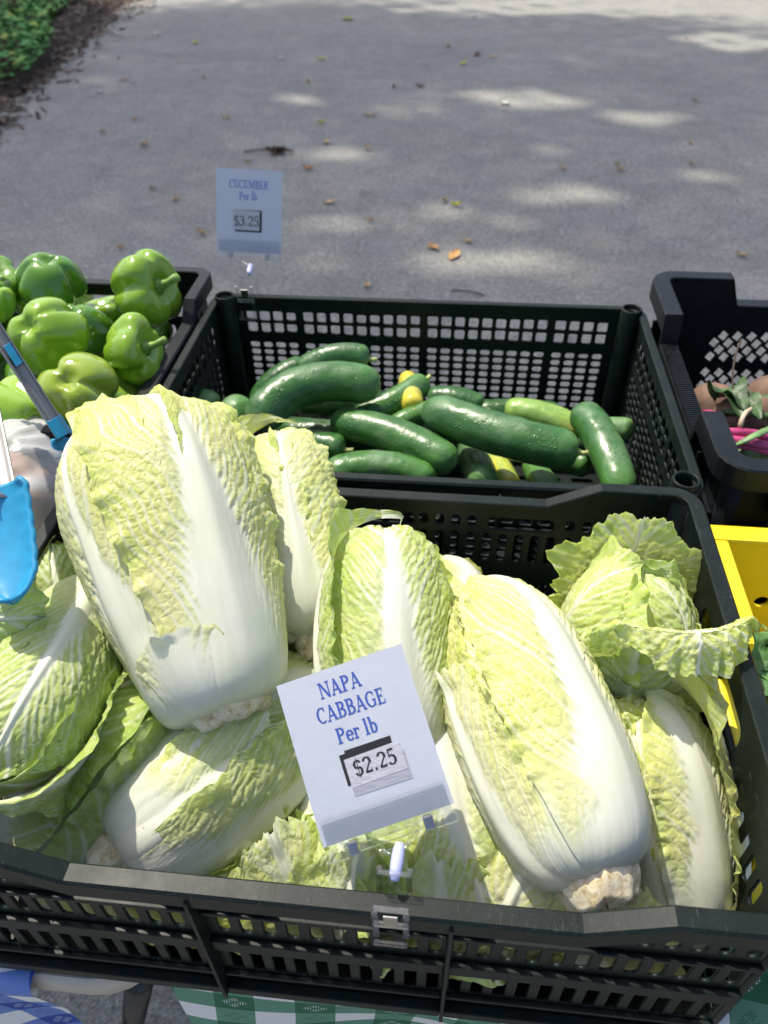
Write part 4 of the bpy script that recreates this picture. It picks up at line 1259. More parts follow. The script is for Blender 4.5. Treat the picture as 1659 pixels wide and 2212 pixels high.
hJ = Head((-0.2351, 0.2547, 0.8550), (-0.0988, 0.3989, 0.8880), 0.053, SLIM, seed=44, green=0.46, roll=0)
cabbage('napa cabbage lying across the front with its brown stump at the left rim', hJ, [
    dict(phi=180, W=75, layer=-0.05, ns=50, nt=60),
    dict(phi=-95, W=70, layer=0.0, ns=70, nt=100, rib=0.9),
    dict(phi=95, W=70, layer=0.0, ns=70, nt=100, rib=0.9),
    dict(phi=-30, W=62, tend=0.97, layer=0.05, rib=1.2, vsp=0.013, vslope=2.4, ns=110, nt=150, whitebase=0.28),
    dict(phi=8, W=46, tend=0.62, layer=0.11, rib=0.6, vsp=0.011, vslope=2.2, ns=90, nt=120, whitebase=0.25, rag=1.6),
    dict(phi=58, W=58, tend=1.0, layer=0.16, rib=1.0, vsp=0.013, vslope=2.6, ns=120, nt=160, rag=1.5, whitebase=0.05, ruff=1.4),
    dict(phi=100, W=46, tend=0.95, layer=0.22, rib=0.4, vsp=0.013, ruff=2.2, rag=1.8, ns=80, nt=120, lift=0.008, green=0.6),
], dict(r=0.42, ln=0.026, seed=18))

hK = Head((-0.0052, 0.3708, 0.8850), (0.0593, 0.2142, 0.8150), 0.047, SLIM, seed=51, green=0.45, roll=0)
cabbage('napa cabbage beneath the price sign, white end up and leaves down at the rim', hK, [
    dict(phi=180, W=75, layer=-0.05, ns=50, nt=60),
    dict(phi=-90, W=70, layer=0.0, ns=70, nt=100),
    dict(phi=90, W=70, layer=0.0, ns=70, nt=100),
    dict(phi=0, W=66, tend=1.0, layer=0.08, rib=0.95, vsp=0.014, vslope=2.0, ns=100, nt=140, whitebase=0.3, ribend=0.7),
], None)

hL = Head((-0.1197, 0.3439, 0.8150), (-0.0190, 0.2348, 0.8450), 0.042, BARREL, seed=57, green=0.62, roll=0)
cabbage('low green napa cabbage wedged under the sign, its leaf tips at the front rim', hL, [
    dict(phi=180, W=75, layer=-0.05, ns=50, nt=60),
    dict(phi=-80, W=66, layer=0.02, ns=80, nt=110, lift=0.008, ruff=1.8),
    dict(phi=70, W=60, layer=0.05, ns=80, nt=110, lift=0.008, ruff=1.8),
    dict(phi=0, W=60, tend=1.0, layer=0.12, rib=0.5, vsp=0.014, ns=90, nt=130, ruff=1.6),
], None)

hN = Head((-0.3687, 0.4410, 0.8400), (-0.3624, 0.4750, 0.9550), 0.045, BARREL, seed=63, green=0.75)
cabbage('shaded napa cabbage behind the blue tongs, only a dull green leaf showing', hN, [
    dict(phi=-90, W=80, layer=0.0, ns=60, nt=80),
    dict(phi=90, W=80, layer=0.0, ns=60, nt=80),
    dict(phi=0, W=66, tend=1.0, layer=0.08, rib=0.4, ns=80, nt=100, ruff=1.6),
], None)

OPEN0 = [(0.30, 0.0), (0.62, 0.06), (0.86, 0.22), (0.98, 0.42), (1.0, 0.62), (0.86, 0.82), (0.52, 0.96), (0.1, 1.0), (-0.35, 0.97)]
OPEN1 = [(0.30, 0.0), (0.66, 0.05), (0.95, 0.20), (1.10, 0.42), (1.22, 0.66), (1.40, 0.88), (1.62, 1.02), (1.80, 1.06)]
OPEN2 = [(0.30, 0.0), (0.66, 0.05), (0.98, 0.20), (1.18, 0.40), (1.55, 0.58), (2.05, 0.68), (2.55, 0.66), (2.9, 0.58)]
OPEN3 = [(0.30, 0.0), (0.66, 0.05), (0.95, 0.20), (1.08, 0.45), (1.10, 0.74), (0.98, 0.98), (0.66, 1.14), (0.25, 1.18)]
OPENX = [(0.30, 0.0), (0.75, 0.15), (0.98, 0.46), (1.14, 0.76), (1.36, 1.02), (1.70, 1.13), (2.05, 1.07), (2.35, 0.94)]
OPENY = [(0.30, 0.0), (0.78, 0.10), (1.02, 0.30), (1.22, 0.50), (1.50, 0.62), (1.90, 0.62), (2.3, 0.54)]
hF = Head((0.1640, 0.4308, 0.8100), (0.1682, 0.4731, 0.9700), 0.054, OPEN0, seed=70, green=0.50)
cabbage('open curly napa cabbage seen from its tip at right, outer leaves spread over the rim', hF, [
    dict(phi=160, W=80, layer=0.0, rib=0.3, crinkle=1.5, ns=80, nt=90, vsp=0.013, ruff=1.6),
    dict(phi=62, W=78, layer=0.03, rib=0.28, crinkle=1.5, ns=110, nt=130, vsp=0.015, ruff=1.6, whitebase=0.03),
    dict(phi=-62, W=76, layer=0.10, rib=0.25, crinkle=1.3, ns=120, nt=140, vsp=0.016, ruff=1.8, whitebase=0.03, tend=0.97, lift=0.006),
    dict(phi=8, W=46, layer=0.16, rib=0.25, crinkle=1.5, ns=100, nt=110, vsp=0.014, ruff=1.8, whitebase=0.03, tend=0.66, lift=0.006),
    dict(phi=190, W=60, prof=OPEN3, layer=0.08, rib=0.3, crinkle=2.2, ns=120, nt=140, ruff=2.0, tend=0.90, lift=0.004, rag=0.5),
    dict(phi=30, W=48, prof=OPENX, layer=0.06, rib=0.5, crinkle=1.5, ns=120, nt=140, ruff=2.0, tend=0.98, lift=0.004, green=0.42),
    dict(phi=-8, W=40, prof=OPENY, layer=0.04, rib=0.4, crinkle=1.7, ns=110, nt=130, ruff=2.4, tend=0.95, green=0.44),
    dict(phi=-58, W=40, prof=OPEN1, layer=0.04, rib=0.45, crinkle=1.5, ns=110, nt=130, ruff=2.0, tend=0.66, green=0.46),
], None, heart_k=0.86)

for i, (b0, b1) in enumerate((((-0.335, 0.262, 0.812), (-0.080, 0.258, 0.806)), ((0.205, 0.262, 0.806), (-0.050, 0.262, 0.803)), ((-0.30, 0.50, 0.815), (-0.07, 0.49, 0.815)), ((0.17, 0.49, 0.812), (-0.04, 0.52, 0.812)))):
    hb = Head(b0, b1, 0.046, BARREL, seed=90 + i, green=0.5)
    cabbage(('napa cabbage buried under the stump end, glimpsed through the left slots of the front wall', 'napa cabbage buried at the bottom right, glimpsed through the right slots of the front wall',
             'buried napa cabbage holding up the largest head from below', 'buried napa cabbage at the back under the green heads')[i], hb,
            [dict(phi=p, W=72, layer=0.02 * j, ns=56, nt=72, rib=0.8) for j, p in enumerate((180, 95, -95, 0, -50))], dict(r=0.4, ln=0.012, seed=i))

# loose trimmed leaves pressed against the inside of the front wall
for i, (x0, dy, zt, dx, g) in enumerate(((-0.135, 0.004, 0.866, -0.01, 0.42), (-0.060, 0.0, 0.872, 0.015, 0.48), (0.010, 0.004, 0.876, -0.01, 0.45), (0.085, 0.0, 0.875, 0.01, 0.35), (0.165, 0.002, 0.865, -0.01, 0.3))):
    hw_ = Head((x0, 0.303 + dy, 0.770), (x0 + dx, 0.300 + dy, zt + 0.03), 0.090, SLIM, seed=110 + i, green=g)
    lf = link('loose_leaf', leaf_mesh(hw_, phi=0, W=36, rib=0.3, tend=0.72, ruff=1.2, rag=1.6, ns=64, nt=80, vsp=0.013), M_CAB)
    tag(lf, ('loose frilled leaf against the front wall, left of the sign clip', 'loose green leaf against the front wall behind the sign clip',
             'loose leaf against the front wall just right of the sign clip', 'pale loose leaf behind the front wall left of the chipped stump', 'pale loose leaf behind the front wall under the chipped stump')[i], 'leaf', 'loose leaves against the front wall')

# a torn leaf lying on the head at the left edge
hM = Head((-0.3826, 0.3745, 0.9750), (-0.3136, 0.3722, 0.9850), 0.040, SLIM, seed=77, green=0.8, roll=0)
lf = link('loose_leaf', leaf_mesh(hM, phi=0, W=58, rib=0.3, whitebase=0.04, tend=0.95, ruff=1.8, rag=1.8, ns=70, nt=90), M_CAB)
tag(lf, 'torn green cabbage leaf lying at the left edge under the blue tongs', 'leaf')

# ---------------------------------------------------------------- cucumbers
def cucumber_material():
    m = NT('cucumber_skin')
    co = m.coord('UV')
    g = m.attr('pale')
    ob = m.coord('Object')
    n = m.noise(ob, 30, 4)
    mp = m.n('ShaderNodeMapping'); mp.inputs['Scale'].default_value = (9, 1.3, 1); m.l(co, mp.inputs[0])
    st = m.noise(mp.outputs[0], 1.0, 3, 0.6)
    f = m.math('ADD', g, m.math('MULTIPLY', m.math('SUBTRACT', st, 0.5), 0.55), clamp=True)
    f = m.math('ADD', f, m.math('MULTIPLY', m.math('SUBTRACT', n, 0.5), 0.30), clamp=True)
    c = m.ramp(f, [(0.0, (0.016, 0.058, 0.014)), (0.25, (0.036, 0.125, 0.026)), (0.5, (0.095, 0.24, 0.050)), (0.75, (0.27, 0.42, 0.08)), (0.9, (0.52, 0.52, 0.07)), (1.0, (0.66, 0.56, 0.06))])
    bloom = m.ramp(m.noise(ob, 16, 4, 0.6), [(0.48, (0, 0, 0)), (0.62, (1, 1, 1))])
    c = m.mix(m.math('MULTIPLY', bloom, 0.30), c, (0.19, 0.30, 0.17))
    m.l(c, m.b.inputs['Base Color'])
    m.l(m.math('ADD', m.math('MULTIPLY', bloom, 0.28), 0.30), m.b.inputs['Roughness'])
    drops = m.ramp(m.vor(ob, 210, 'F1', 'Distance'), [(0.0, (1, 1, 1)), (0.20, (0.7, 0.7, 0.7)), (0.32, (0, 0, 0))])
    gate = m.ramp(m.noise(ob, 34, 2), [(0.60, (0, 0, 0)), (0.66, (1, 1, 1))])
    h = m.math('ADD', m.math('MULTIPLY', drops, gate), m.math('MULTIPLY', m.noise(ob, 90, 4), 0.9))
    h = m.math('ADD', h, m.math('MULTIPLY', m.ramp(m.vor(ob, 95, 'F1', 'Distance'), [(0.0, (1, 1, 1)), (0.18, (0, 0, 0))]), 0.5))
    m.l(m.bump(h, 0.6, 0.0018), m.b.inputs['Normal'])
    return m.m
M_CUKE = cucumber_material()
M_NUB = simple('cucumber_stalk', (0.42, 0.46, 0.16), 0.7, 0.3, 200)
def cucumber(label, p0, p1, p2, R, pale=0.2, nub=0, tip=0.0, seed=0, fat=0.0):
    R = R * 1.02
    k, n = 46, 28
    path = bez(p0, p1, p2, k)
    # capsule ends
    V = np.zeros((k, n, 3)); pv = np.zeros((k, n)); uv = np.zeros((k, n, 2))
    up = Vector((0.12, 0.2, 1)).normalized()
    for i in range(k):
        t = i / (k - 1)
        tg = (path[min(i + 1, k - 1)] - path[max(i - 1, 0)]).normalized()
        x = tg.cross(up)
        if x.length < 0.05: x = tg.cross(Vector((1, 0, 0)))
        x.normalize(); y = x.cross(tg)
        e0, e1 = 0.15, 0.12
        f = 1.0
        if t < e0: f = math.sqrt(max(0, 1 - ((e0 - t) / e0) ** 2)) ** 0.85
        elif t > 1 - e1: f = math.sqrt(max(0, 1 - ((t - 1 + e1) / e1) ** 2)) ** 0.85
        f = max(f, 0.02) * (0.93 + 0.07 * math.sin(math.pi * t)) * (1 + fat * (t - 0.5))
        th = np.linspace(0, 2 * math.pi, n, endpoint=False)
        rr = R * f * (1 + 0.020 * vnoise(np.cos(th) * 5, np.sin(th) * 5 + t * 30, seed + 3) + 0.022 * np.cos(3 * th + seed) + 0.018 * vnoise(np.cos(th) * 2 + t * 7, np.sin(th) * 2 + seed, seed) + 0.012 * vnoise(th * 3, th * 0 + t * 16, seed + 1))
        V[i] = np.array(path[i])[None] + np.outer(rr * np.cos(th), np.array(x)) + np.outer(rr * np.sin(th), np.array(y))
        pv[i] = pale + (0.18 * sstep(0.78, 1.0, np.array(t)) if True else 0) + tip * sstep(0.70, 0.95, np.array(t))
        uv[i, :, 0] = th / (2 * math.pi); uv[i, :, 1] = t
    V[0] = np.array(path[0]); V[-1] = np.array(path[-1])
    mid = (Vector(p0) + Vector(p2)) / 2
    t_ = thing('cucumber', label, 'cucumber', tuple(mid), 'cucumbers in the mesh crate')
    link('body', grid_mesh('cucumber', V, closed_u=True, attrs={'pale': pv}, uv=uv), M_CUKE, t_)
    if nub:
        e = path[0] if nub < 0 else path[-1]
        q = path[1] if nub < 0 else path[-2]
        d = (e - q).normalized()
        tube_obj('stalk', [e - d * 0.003, e + d * 0.004, e + d * 0.010 + Vector((0.001, 0, 0.002))], [0.0045, 0.0032, 0.0036], M_NUB, t_, 8)
    return t_
cucumber('large arched cucumber at the left of the crate, highest of the heap', (-0.2500, 0.7800, 0.8850), (-0.2175, 0.8682, 0.9250), (-0.0957, 0.8559, 0.9050), 0.0265, 0.26, 0, 0, 1)
cucumber('dark cucumber behind the large arched one, stalk end at its right', (-0.2153, 0.8922, 0.8950), (-0.1691, 0.9146, 0.9250), (-0.1170, 0.9103, 0.9150), 0.0185, 0.20, 1, 0, 2)
cucumber('dark cucumber with a scarred end between the crate wall and the large arched one', (-0.2646, 0.8637, 0.8600), (-0.2471, 0.8778, 0.9000), (-0.2032, 0.9055, 0.9000), 0.0205, 0.16, -1, 0, 3)
cucumber('cucumber standing on end at the left, its round tip facing up', (-0.3150, 0.8767, 0.7800), (-0.2976, 0.8540, 0.8300), (-0.2848, 0.8332, 0.8850), 0.0235, 0.22, 0, 0, 4)
cucumber('greyish cucumber tip in the left corner of the mesh crate', (-0.3384, 0.8668, 0.7900), (-0.3424, 0.8728, 0.8300), (-0.3423, 0.8664, 0.8750), 0.0215, 0.30, 0, 0, 5)
cucumber('mottled cucumber slanting down right in the middle of the heap', (-0.1590, 0.8299, 0.8650), (-0.0680, 0.8026, 0.8800), (0.0064, 0.7487, 0.8650), 0.0225, 0.28, 0, 0, 6)
cucumber('thick cucumber slanting down right, tip below the bright upright one', (-0.0364, 0.8454, 0.8850), (0.0565, 0.7677, 0.8950), (0.1547, 0.7632, 0.8850), 0.0260, 0.24, 1, 0, 7)
cucumber('short cucumber rising right behind the yellow one', (-0.1376, 0.8684, 0.8450), (-0.0802, 0.8717, 0.8650), (-0.0412, 0.9320, 0.8720), 0.0185, 0.34, 1, 0, 8)
cucumber('stubby yellow cucumber end pointing at the viewer', (-0.0685, 0.9661, 0.8550), (-0.0601, 0.9060, 0.8700), (-0.0531, 0.8613, 0.8720), 0.0150, 0.95, 1, 0, 9)
cucumber('dark cucumber near the front with a pale stalk, left of the mottled one', (-0.2365, 0.8092, 0.8350), (-0.1826, 0.7970, 0.8550), (-0.1358, 0.7880, 0.8520), 0.0200, 0.20, 1, 0, 10)
cucumber('pale green cucumber lying flat along the front wall', (-0.1532, 0.7272, 0.8550), (-0.0877, 0.7621, 0.8650), (-0.0163, 0.7345, 0.8500), 0.0215, 0.33, 0, 0, 11)
cucumber('bright wet cucumber lying steeply towards the viewer at the right', (0.1624, 0.8514, 0.8850), (0.1853, 0.8079, 0.8950), (0.2017, 0.7009, 0.8700), 0.0215, 0.26, 0, 0, 12)
cucumber('yellow green cucumber behind the thick slanting one', (0.0698, 0.8777, 0.8620), (0.1116, 0.8719, 0.8720), (0.1728, 0.8481, 0.8550), 0.0190, 0.72, 0, 0, 13)
cucumber('small cucumber tip at the right crate wall behind the bright wet one', (0.1731, 0.8585, 0.8400), (0.2048, 0.8667, 0.8550), (0.2352, 0.8495, 0.8600), 0.0165, 0.40, 0, 0, 14)
cucumber('blunt cucumber tip low at the front, right of the pale flat one', (0.0237, 0.8843, 0.8000), (0.0327, 0.8100, 0.8250), (0.0469, 0.7474, 0.8380), 0.0210, 0.26, 0, 0, 15)
cucumber('light green cucumber shoulder squeezed between the mottled and thick ones', (-0.0891, 0.8327, 0.8500), (-0.0539, 0.8561, 0.8680), (-0.0084, 0.8853, 0.8600), 0.0150, 0.42, 0, 0, 16)
cucumber('dark cucumber lying behind the thick slanting one', (-0.0346, 0.9007, 0.8620), (0.0033, 0.8965, 0.8720), (0.0387, 0.8840, 0.8620), 0.0180, 0.18, 1, 0, 17)
cucumber('light green tip just showing above the front wall', (0.1112, 0.8362, 0.8100), (0.1144, 0.7698, 0.8320), (0.1327, 0.7396, 0.8320), 0.0165, 0.44, 0, 0, 18)
cucumber('short cucumber under the tip of the thick slanting one', (0.1195, 0.8195, 0.8350), (0.1472, 0.8087, 0.8450), (0.1774, 0.7872, 0.8450), 0.0170, 0.34, 0, 0, 19)
cucumber('yellow streaked cucumber low in the gap near the front', (0.0562, 0.8601, 0.8000), (0.0670, 0.8159, 0.8150), (0.0812, 0.7689, 0.8150), 0.0160, 0.85, 0, 0, 20)
for i, (a, b, c_) in enumerate((((-0.2552, 0.9084, 0.7900), (-0.1796, 0.8754, 0.8100), (-0.1030, 0.8983, 0.7900)), ((-0.0825, 0.8956, 0.7850), (-0.0166, 0.9006, 0.8100), (0.0571, 0.9008, 0.7900)), ((0.0713, 0.9433, 0.7850), (0.1339, 0.8980, 0.8050), (0.2103, 0.9207, 0.7850)), ((-0.2379, 0.9686, 0.8000), (-0.1641, 0.9569, 0.8200), (-0.0891, 0.9686, 0.8000)), ((0.0020, 0.9517, 0.8000), (0.0815, 0.9409, 0.8200), (0.1586, 0.9650, 0.8000)))):
    cucumber('dark cucumber at the bottom of the mesh crate, mostly buried under the others', a, b, c_, 0.0225, 0.15, 0, 0, 30 + i)

# ---------------------------------------------------------------- peppers
def pepper_material(name, c0, c1):
    m = NT(name)
    ob = m.coord('Object')
    n = m.noise(ob, 9, 4)
    at = m.attr('pale')
    f = m.math('ADD', m.math('MULTIPLY', n, 0.7), m.math('MULTIPLY', at, 0.6), clamp=True)
    c = m.mix(m.ramp(f, [(0.25, (0, 0, 0)), (0.85, (1, 1, 1))]), c0, c1)
    m.l(c, m.b.inputs['Base Color'])
    m.set(Roughness=0.16)
    m.b.inputs['Specular IOR Level'].default_value = 0.55
    m.b.inputs['Coat Weight'].default_value = 0.25
    m.b.inputs['Coat Roughness'].default_value = 0.08
    drops = m.ramp(m.vor(ob, 130, 'F1', 'Distance'), [(0.0, (1, 1, 1)), (0.22, (0.6, 0.6, 0.6)), (0.3, (0, 0, 0))])
    gate = m.ramp(m.noise(ob, 22, 2), [(0.56, (0, 0, 0)), (0.6, (1, 1, 1))])
    h = m.math('ADD', m.math('MULTIPLY', m.noise(ob, 26, 3), 1.2), m.math('MULTIPLY', drops, gate))
    m.l(m.bump(h, 0.22, 0.0025), m.b.inputs['Normal'])
    return m.m
M_PEP = {'dark': pepper_material('pepper_dark', (0.045, 0.15, 0.012), (0.12, 0.27, 0.022)),
         'mid': pepper_material('pepper_green', (0.125, 0.27, 0.012), (0.27, 0.44, 0.032)),
         'light': pepper_material('pepper_light', (0.16, 0.36, 0.025), (0.33, 0.52, 0.06)),
         'olive': pepper_material('pepper_olive', (0.155, 0.25, 0.016), (0.29, 0.40, 0.036))}
M_PSTEM = simple('pepper_stem', (0.20, 0.33, 0.06), 0.5, 0.3, 90, 0.3)
def pepper(label, c, R, axis, kind, lobes=4, ln=1.1, seed=0, stem=True, turn=0.0, taper=0.12):
    """axis points from the blossom end to the stem end"""
    R = R * 1.10
    c = np.array(c); a = np.array(axis, float); a /= np.linalg.norm(a)
    u = np.cross(a, (0.3, 0.2, 0.9)); u /= np.linalg.norm(u); v = np.cross(a, u)
    nt, n = 54, 64
    th = np.linspace(0, 2 * math.pi, n, endpoint=False)[None, :]
    p = np.linspace(0, 1, nt)[:, None]
    # meridian: blossom dimple -> body -> stem dimple
    mr = mer([(0.0, 0.10), (0.16, 0.04), (0.38, -0.03), (0.66, 0.06), (0.86, 0.28), (0.97, 0.56), (1.0, 0.80), (0.93, 1.02), (0.72, 1.14), (0.42, 1.12), (0.20, 1.02), (0.0, 0.97)])
    idx = np.linspace(0, len(mr) - 1, nt)
    r0 = np.interp(idx, np.arange(len(mr)), mr[:, 0])[:, None]; z0 = np.interp(idx, np.arange(len(mr)), mr[:, 1])[:, None]
    rs = np.random.RandomState(seed)
    amp = 0.75 + 0.5 * rs.rand(lobes); off = rs.rand() * 6.28 + turn
    k = (th + off) * lobes / (2 * math.pi) + 0.12 * np.sin(th * 2 + seed)
    fr = np.abs((k % 1.0) - 0.5) * 2                         # 1 in the groove, 0 on the lobe
    li = np.floor(k).astype(int) % lobes
    groove = np.exp(-((1 - fr) / 0.30) ** 2)
    lobe_amp = 0.150 * (0.55 + 0.75 * (1 - p) + 0.5 * sstep(0.75, 1.0, p))
    r = r0 * (1 - lobe_amp * 1.55 * groove + 0.05 * np.cos(fr * math.pi) * 0.5)
    r = r * (1 + 0.05 * (amp[li] - 1) * (1 - groove) * 2)
    r = r * (1 - taper * (1 - sstep(0.0, 0.8, z0)))
    r = r * (1 + 0.035 * fbm(np.cos(th) * 1.6 + seed, np.sin(th) * 1.6 + z0 * 2, seed, 2))
    z = (z0 - 0.55) * ln + 0.10 * (amp[li] - 1) * (1 - groove) * (1 - sstep(0.2, 0.5, p)) * -1
    z = z + 0.10 * groove * (r0 / 1.0) * (sstep(0.35, 0.0, p) * 0.9 - sstep(0.7, 0.95, p) * 0.8)
    bend = 0.10 * rs.randn()
    V = c + a * (z * R)[..., None] + (u * (np.cos(th) * r * R + bend * R * (z - 0.2) ** 2)[..., None] + v * (np.sin(th) * r * R)[..., None])
    pale = np.clip(0.5 + 0.35 * fbm(np.cos(th) * 1.3 + seed, np.sin(th) * 1.3 + z0, seed + 3, 2), 0, 1) * np.ones_like(r)
    t = thing('bell_pepper', label, 'pepper', tuple(c), 'green bell peppers heaped in the left crate')
    link('body', grid_mesh('pepper', V, closed_u=True, attrs={'pale': pale}), M_PEP[kind], t)
    if stem:
        s0 = c + a * ((0.95 - 0.55) * ln * R)
        side = u * (rs.rand() - 0.5) + v * (rs.rand() - 0.5)
        pts = [s0, s0 + a * 0.18 * R, s0 + a * 0.42 * R + side * 0.14 * R, s0 + a * 0.74 * R + side * 0.42 * R]
        tube_obj('stem', [tuple(q) for q in pts], [0.34 * R, 0.13 * R, 0.085 * R, 0.115 * R], M_PSTEM, t, 10)
    return t
pepper('dark glossy bell pepper upright at the back left of the heap', (-0.5762, 0.9793, 0.9850), 0.0440, (-0.25, 0.1, -0.9), 'dark', 3, 1.0, 1, False)
pepper('largest bell pepper at the back right, its stem turned towards the crate corner', (-0.4415, 0.9669, 0.9750), 0.0490, (0.80, -0.12, 0.28), 'mid', 4, 1.18, 2, True, 0.5)
pepper('bell pepper with its four lobed bottom facing the viewer', (-0.5131, 0.8184, 0.9850), 0.0460, (0.05, 0.60, -0.62), 'mid', 4, 1.05, 3, False, 0.4)
pepper('dark bell pepper in shade behind the four lobed one', (-0.5118, 0.9002, 0.9450), 0.0400, (0.1, 0.2, -0.9), 'dark', 3, 1.2, 4, False)
pepper('bell pepper with a long stem pointing to the right rim', (-0.4066, 0.8210, 0.9650), 0.0405, (0.88, -0.02, 0.26), 'mid', 4, 1.0, 5, True, 1.1)
pepper('olive green knobbly bell pepper just above the largest cabbage', (-0.4321, 0.7129, 0.9750), 0.0430, (-0.1, 0.55, -0.75), 'olive', 3, 1.0, 6, False, 0.2)
pepper('light green bell pepper lying at the left edge behind the tongs', (-0.4923, 0.6829, 0.9550), 0.0430, (-0.8, 0.3, -0.1), 'light', 4, 1.2, 7, False, 0.3)
pepper('small strip of light bell pepper between the olive one and the right rim', (-0.4219, 0.7787, 0.9250), 0.0330, (0.6, 0.2, 0.5), 'light', 3, 1.0, 8, False)
pepper('darkest bell pepper cut by the left edge of the picture, stem up', (-0.6675, 0.9837, 0.9700), 0.0380, (0.3, -0.2, 0.8), 'dark', 4, 1.0, 9, True)
pepper('yellow green bell pepper at the left edge below the darkest one', (-0.6379, 0.9156, 0.9650), 0.0330, (-0.3, 0.2, 0.8), 'light', 4, 1.0, 10, False)
pepper('small bell pepper wedged under the dark glossy one', (-0.6238, 0.9857, 0.9450), 0.0300, (0.2, 0.5, -0.4), 'mid', 3, 1.0, 11, False)
pepper('shaded bell pepper under the olive one beside the largest cabbage', (-0.4579, 0.7684, 0.8950), 0.0400, (0.4, 0.1, 0.6), 'dark', 4, 1.0, 12, False)
for i, pc in enumerate(((-0.5843, 0.8762, 0.8950), (-0.5458, 1.0480, 0.8850), (-0.4840, 1.0569, 0.8750), (-0.6309, 1.1110, 0.8900), (-0.6346, 0.9143, 0.9000), (-0.5026, 0.9246, 0.8700), (-0.5040, 0.7304, 0.8800), (-0.6631, 0.8845, 0.9300), (-0.6058, 0.7448, 0.9200))):
    pepper('green bell pepper low in the heap, mostly covered by the upper peppers', pc, 0.041, (rnd.uniform(-1, 1), rnd.uniform(-1, 1), rnd.uniform(-.6, 1)), ('dark', 'mid')[i % 2], 4, 1.05, 20 + i, False)

# ---------------------------------------------------------------- beets
def leafy(name, path, wd, mat, parent, wave=0.2, seed=0, cup=0.3, ns=9, nt=16, lobe=0.0):
    """a broad leaf along a path"""
    pts = bez(*path, nt)
    V = np.zeros((nt, ns, 3))
    for i in range(nt):
        f = i / (nt - 1)
        tg = (pts[min(i + 1, nt - 1)] - pts[max(i - 1, 0)]).normalized()
        x = tg.cross(Vector((0, 0, 1)))
        if x.length < 0.05: x = Vector((1, 0, 0))
        x.normalize(); y = x.cross(tg)
        hw = wd * (math.sin(math.pi * (0.04 + 0.93 * f)) ** 0.75) * (1 + lobe * math.sin(f * 19 + seed))
        for j in range(ns):
            g = j / (ns - 1) * 2 - 1
            V[i, j] = pts[i] + x * (g * hw) + y * (cup * hw * g * g + wave * hw * abs(g) * math.sin(f * 14 + seed + 2 * (g > 0)) + 0.08 * hw * math.sin(g * 9 + f * 11))
    return link(name, grid_mesh(name, V), mat, parent)
M_BEET = simple('beet_skin', (0.165, 0.095, 0.062), 0.75, 0.45, 30, 0.5, 0.002)
M_BSTEM = simple('beet_stem', (0.42, 0.045, 0.16), 0.4, 0.45, 60)
M_BLEAF = simple('beet_leaf', (0.045, 0.095, 0.025), 0.5, 0.5, 50, 0.4, 0.002)
M_STRAW = simple('straw_twist', (0.55, 0.42, 0.28), 0.7, 0.2, 80)
def beet(label, c, R, ax_, seed, mat=M_BEET):
    c = Vector(c); a = Vector(ax_).normalized()
    t = thing('beet', label, 'beet', tuple(c), 'beets in the right crate')
    u = a.cross(Vector((0.1, 0.3, 1))).normalized(); v = a.cross(u)
    k, n = 20, 26
    V = np.zeros((k, n, 3))
    for i in range(k):
        f = i / (k - 1); an = math.pi * f
        for j in range(n):
            th = 2 * math.pi * j / n
            rr = R * math.sin(an) * (1 + 0.05 * math.sin(3 * th + seed) + 0.03 * math.sin(7 * th + 5 * f))
            q = c + a * (R * 0.95 * math.cos(an) * (1.0 if f < .5 else 1.25)) + u * (rr * math.cos(th)) + v * (rr * math.sin(th))
            V[i, j] = q
    link('root', grid_mesh('root', V, closed_u=True), mat, t)
    return t, c, a
b1, c1, a1 = beet('brown beet at the back by the crate wall, dark leaves above it', (0.3313, 0.8561, 0.8950), 0.034, (0.5, 0.2, 0.5), 1)
b2, c2, a2 = beet('round brown beet tied with a straw strip above the pink stems', (0.3533, 0.8128, 0.9050), 0.038, (-0.6, -0.4, 0.2), 2)
b3, c3, a3 = beet('beet at the right edge of the picture behind the dark leaves', (0.4110, 0.8842, 0.8950), 0.034, (0.2, 0.4, 0.3), 3)
tube_obj('straw_tie', bez((0.3279, 0.7584, 0.9350), (0.3249, 0.7614, 0.9550), (0.3490, 0.7934, 0.9400), 8), 0.0028, M_STRAW, b2, 6)
for i, (p0, p1, p2, r_) in enumerate((((0.3069, 0.7545, 0.9300), (0.3388, 0.7566, 0.9350), (0.3845, 0.7569, 0.9200), 0.0055), ((0.3068, 0.7479, 0.9250), (0.3319, 0.7432, 0.9300), (0.3794, 0.7388, 0.9200), 0.006), ((0.3088, 0.7415, 0.9200), (0.3294, 0.7480, 0.9250), (0.3792, 0.7324, 0.9150), 0.0045),
        ((0.3126, 0.7877, 0.9300), (0.3073, 0.7569, 0.9380), (0.3065, 0.7593, 0.9200), 0.0055), ((0.3126, 0.7642, 0.9300), (0.3111, 0.7414, 0.9300), (0.3164, 0.7465, 0.9000), 0.004), ((0.3019, 0.8157, 0.9150), (0.3051, 0.7913, 0.9350), (0.3172, 0.7906, 0.9250), 0.004))):
    tube_obj('stem', bez(p0, p1, p2, 9), r_, M_BSTEM, b2, 8)
leafy('leaf', ((0.3189, 0.8305, 0.9250), (0.3233, 0.8324, 0.9600), (0.3314, 0.7747, 0.9400)), 0.020, M_BLEAF, b1, 0.3, 1, 0.5)
leafy('leaf', ((0.3228, 0.8360, 0.9250), (0.3315, 0.8153, 0.9550), (0.3513, 0.7717, 0.9400)), 0.018, M_BLEAF, b1, 0.3, 4, 0.5)
tube_obj('stem', bez((0.3216, 0.8056, 0.9250), (0.3337, 0.7844, 0.9400), (0.3850, 0.7891, 0.9300), 8), 0.004, M_BLEAF, b1, 6)
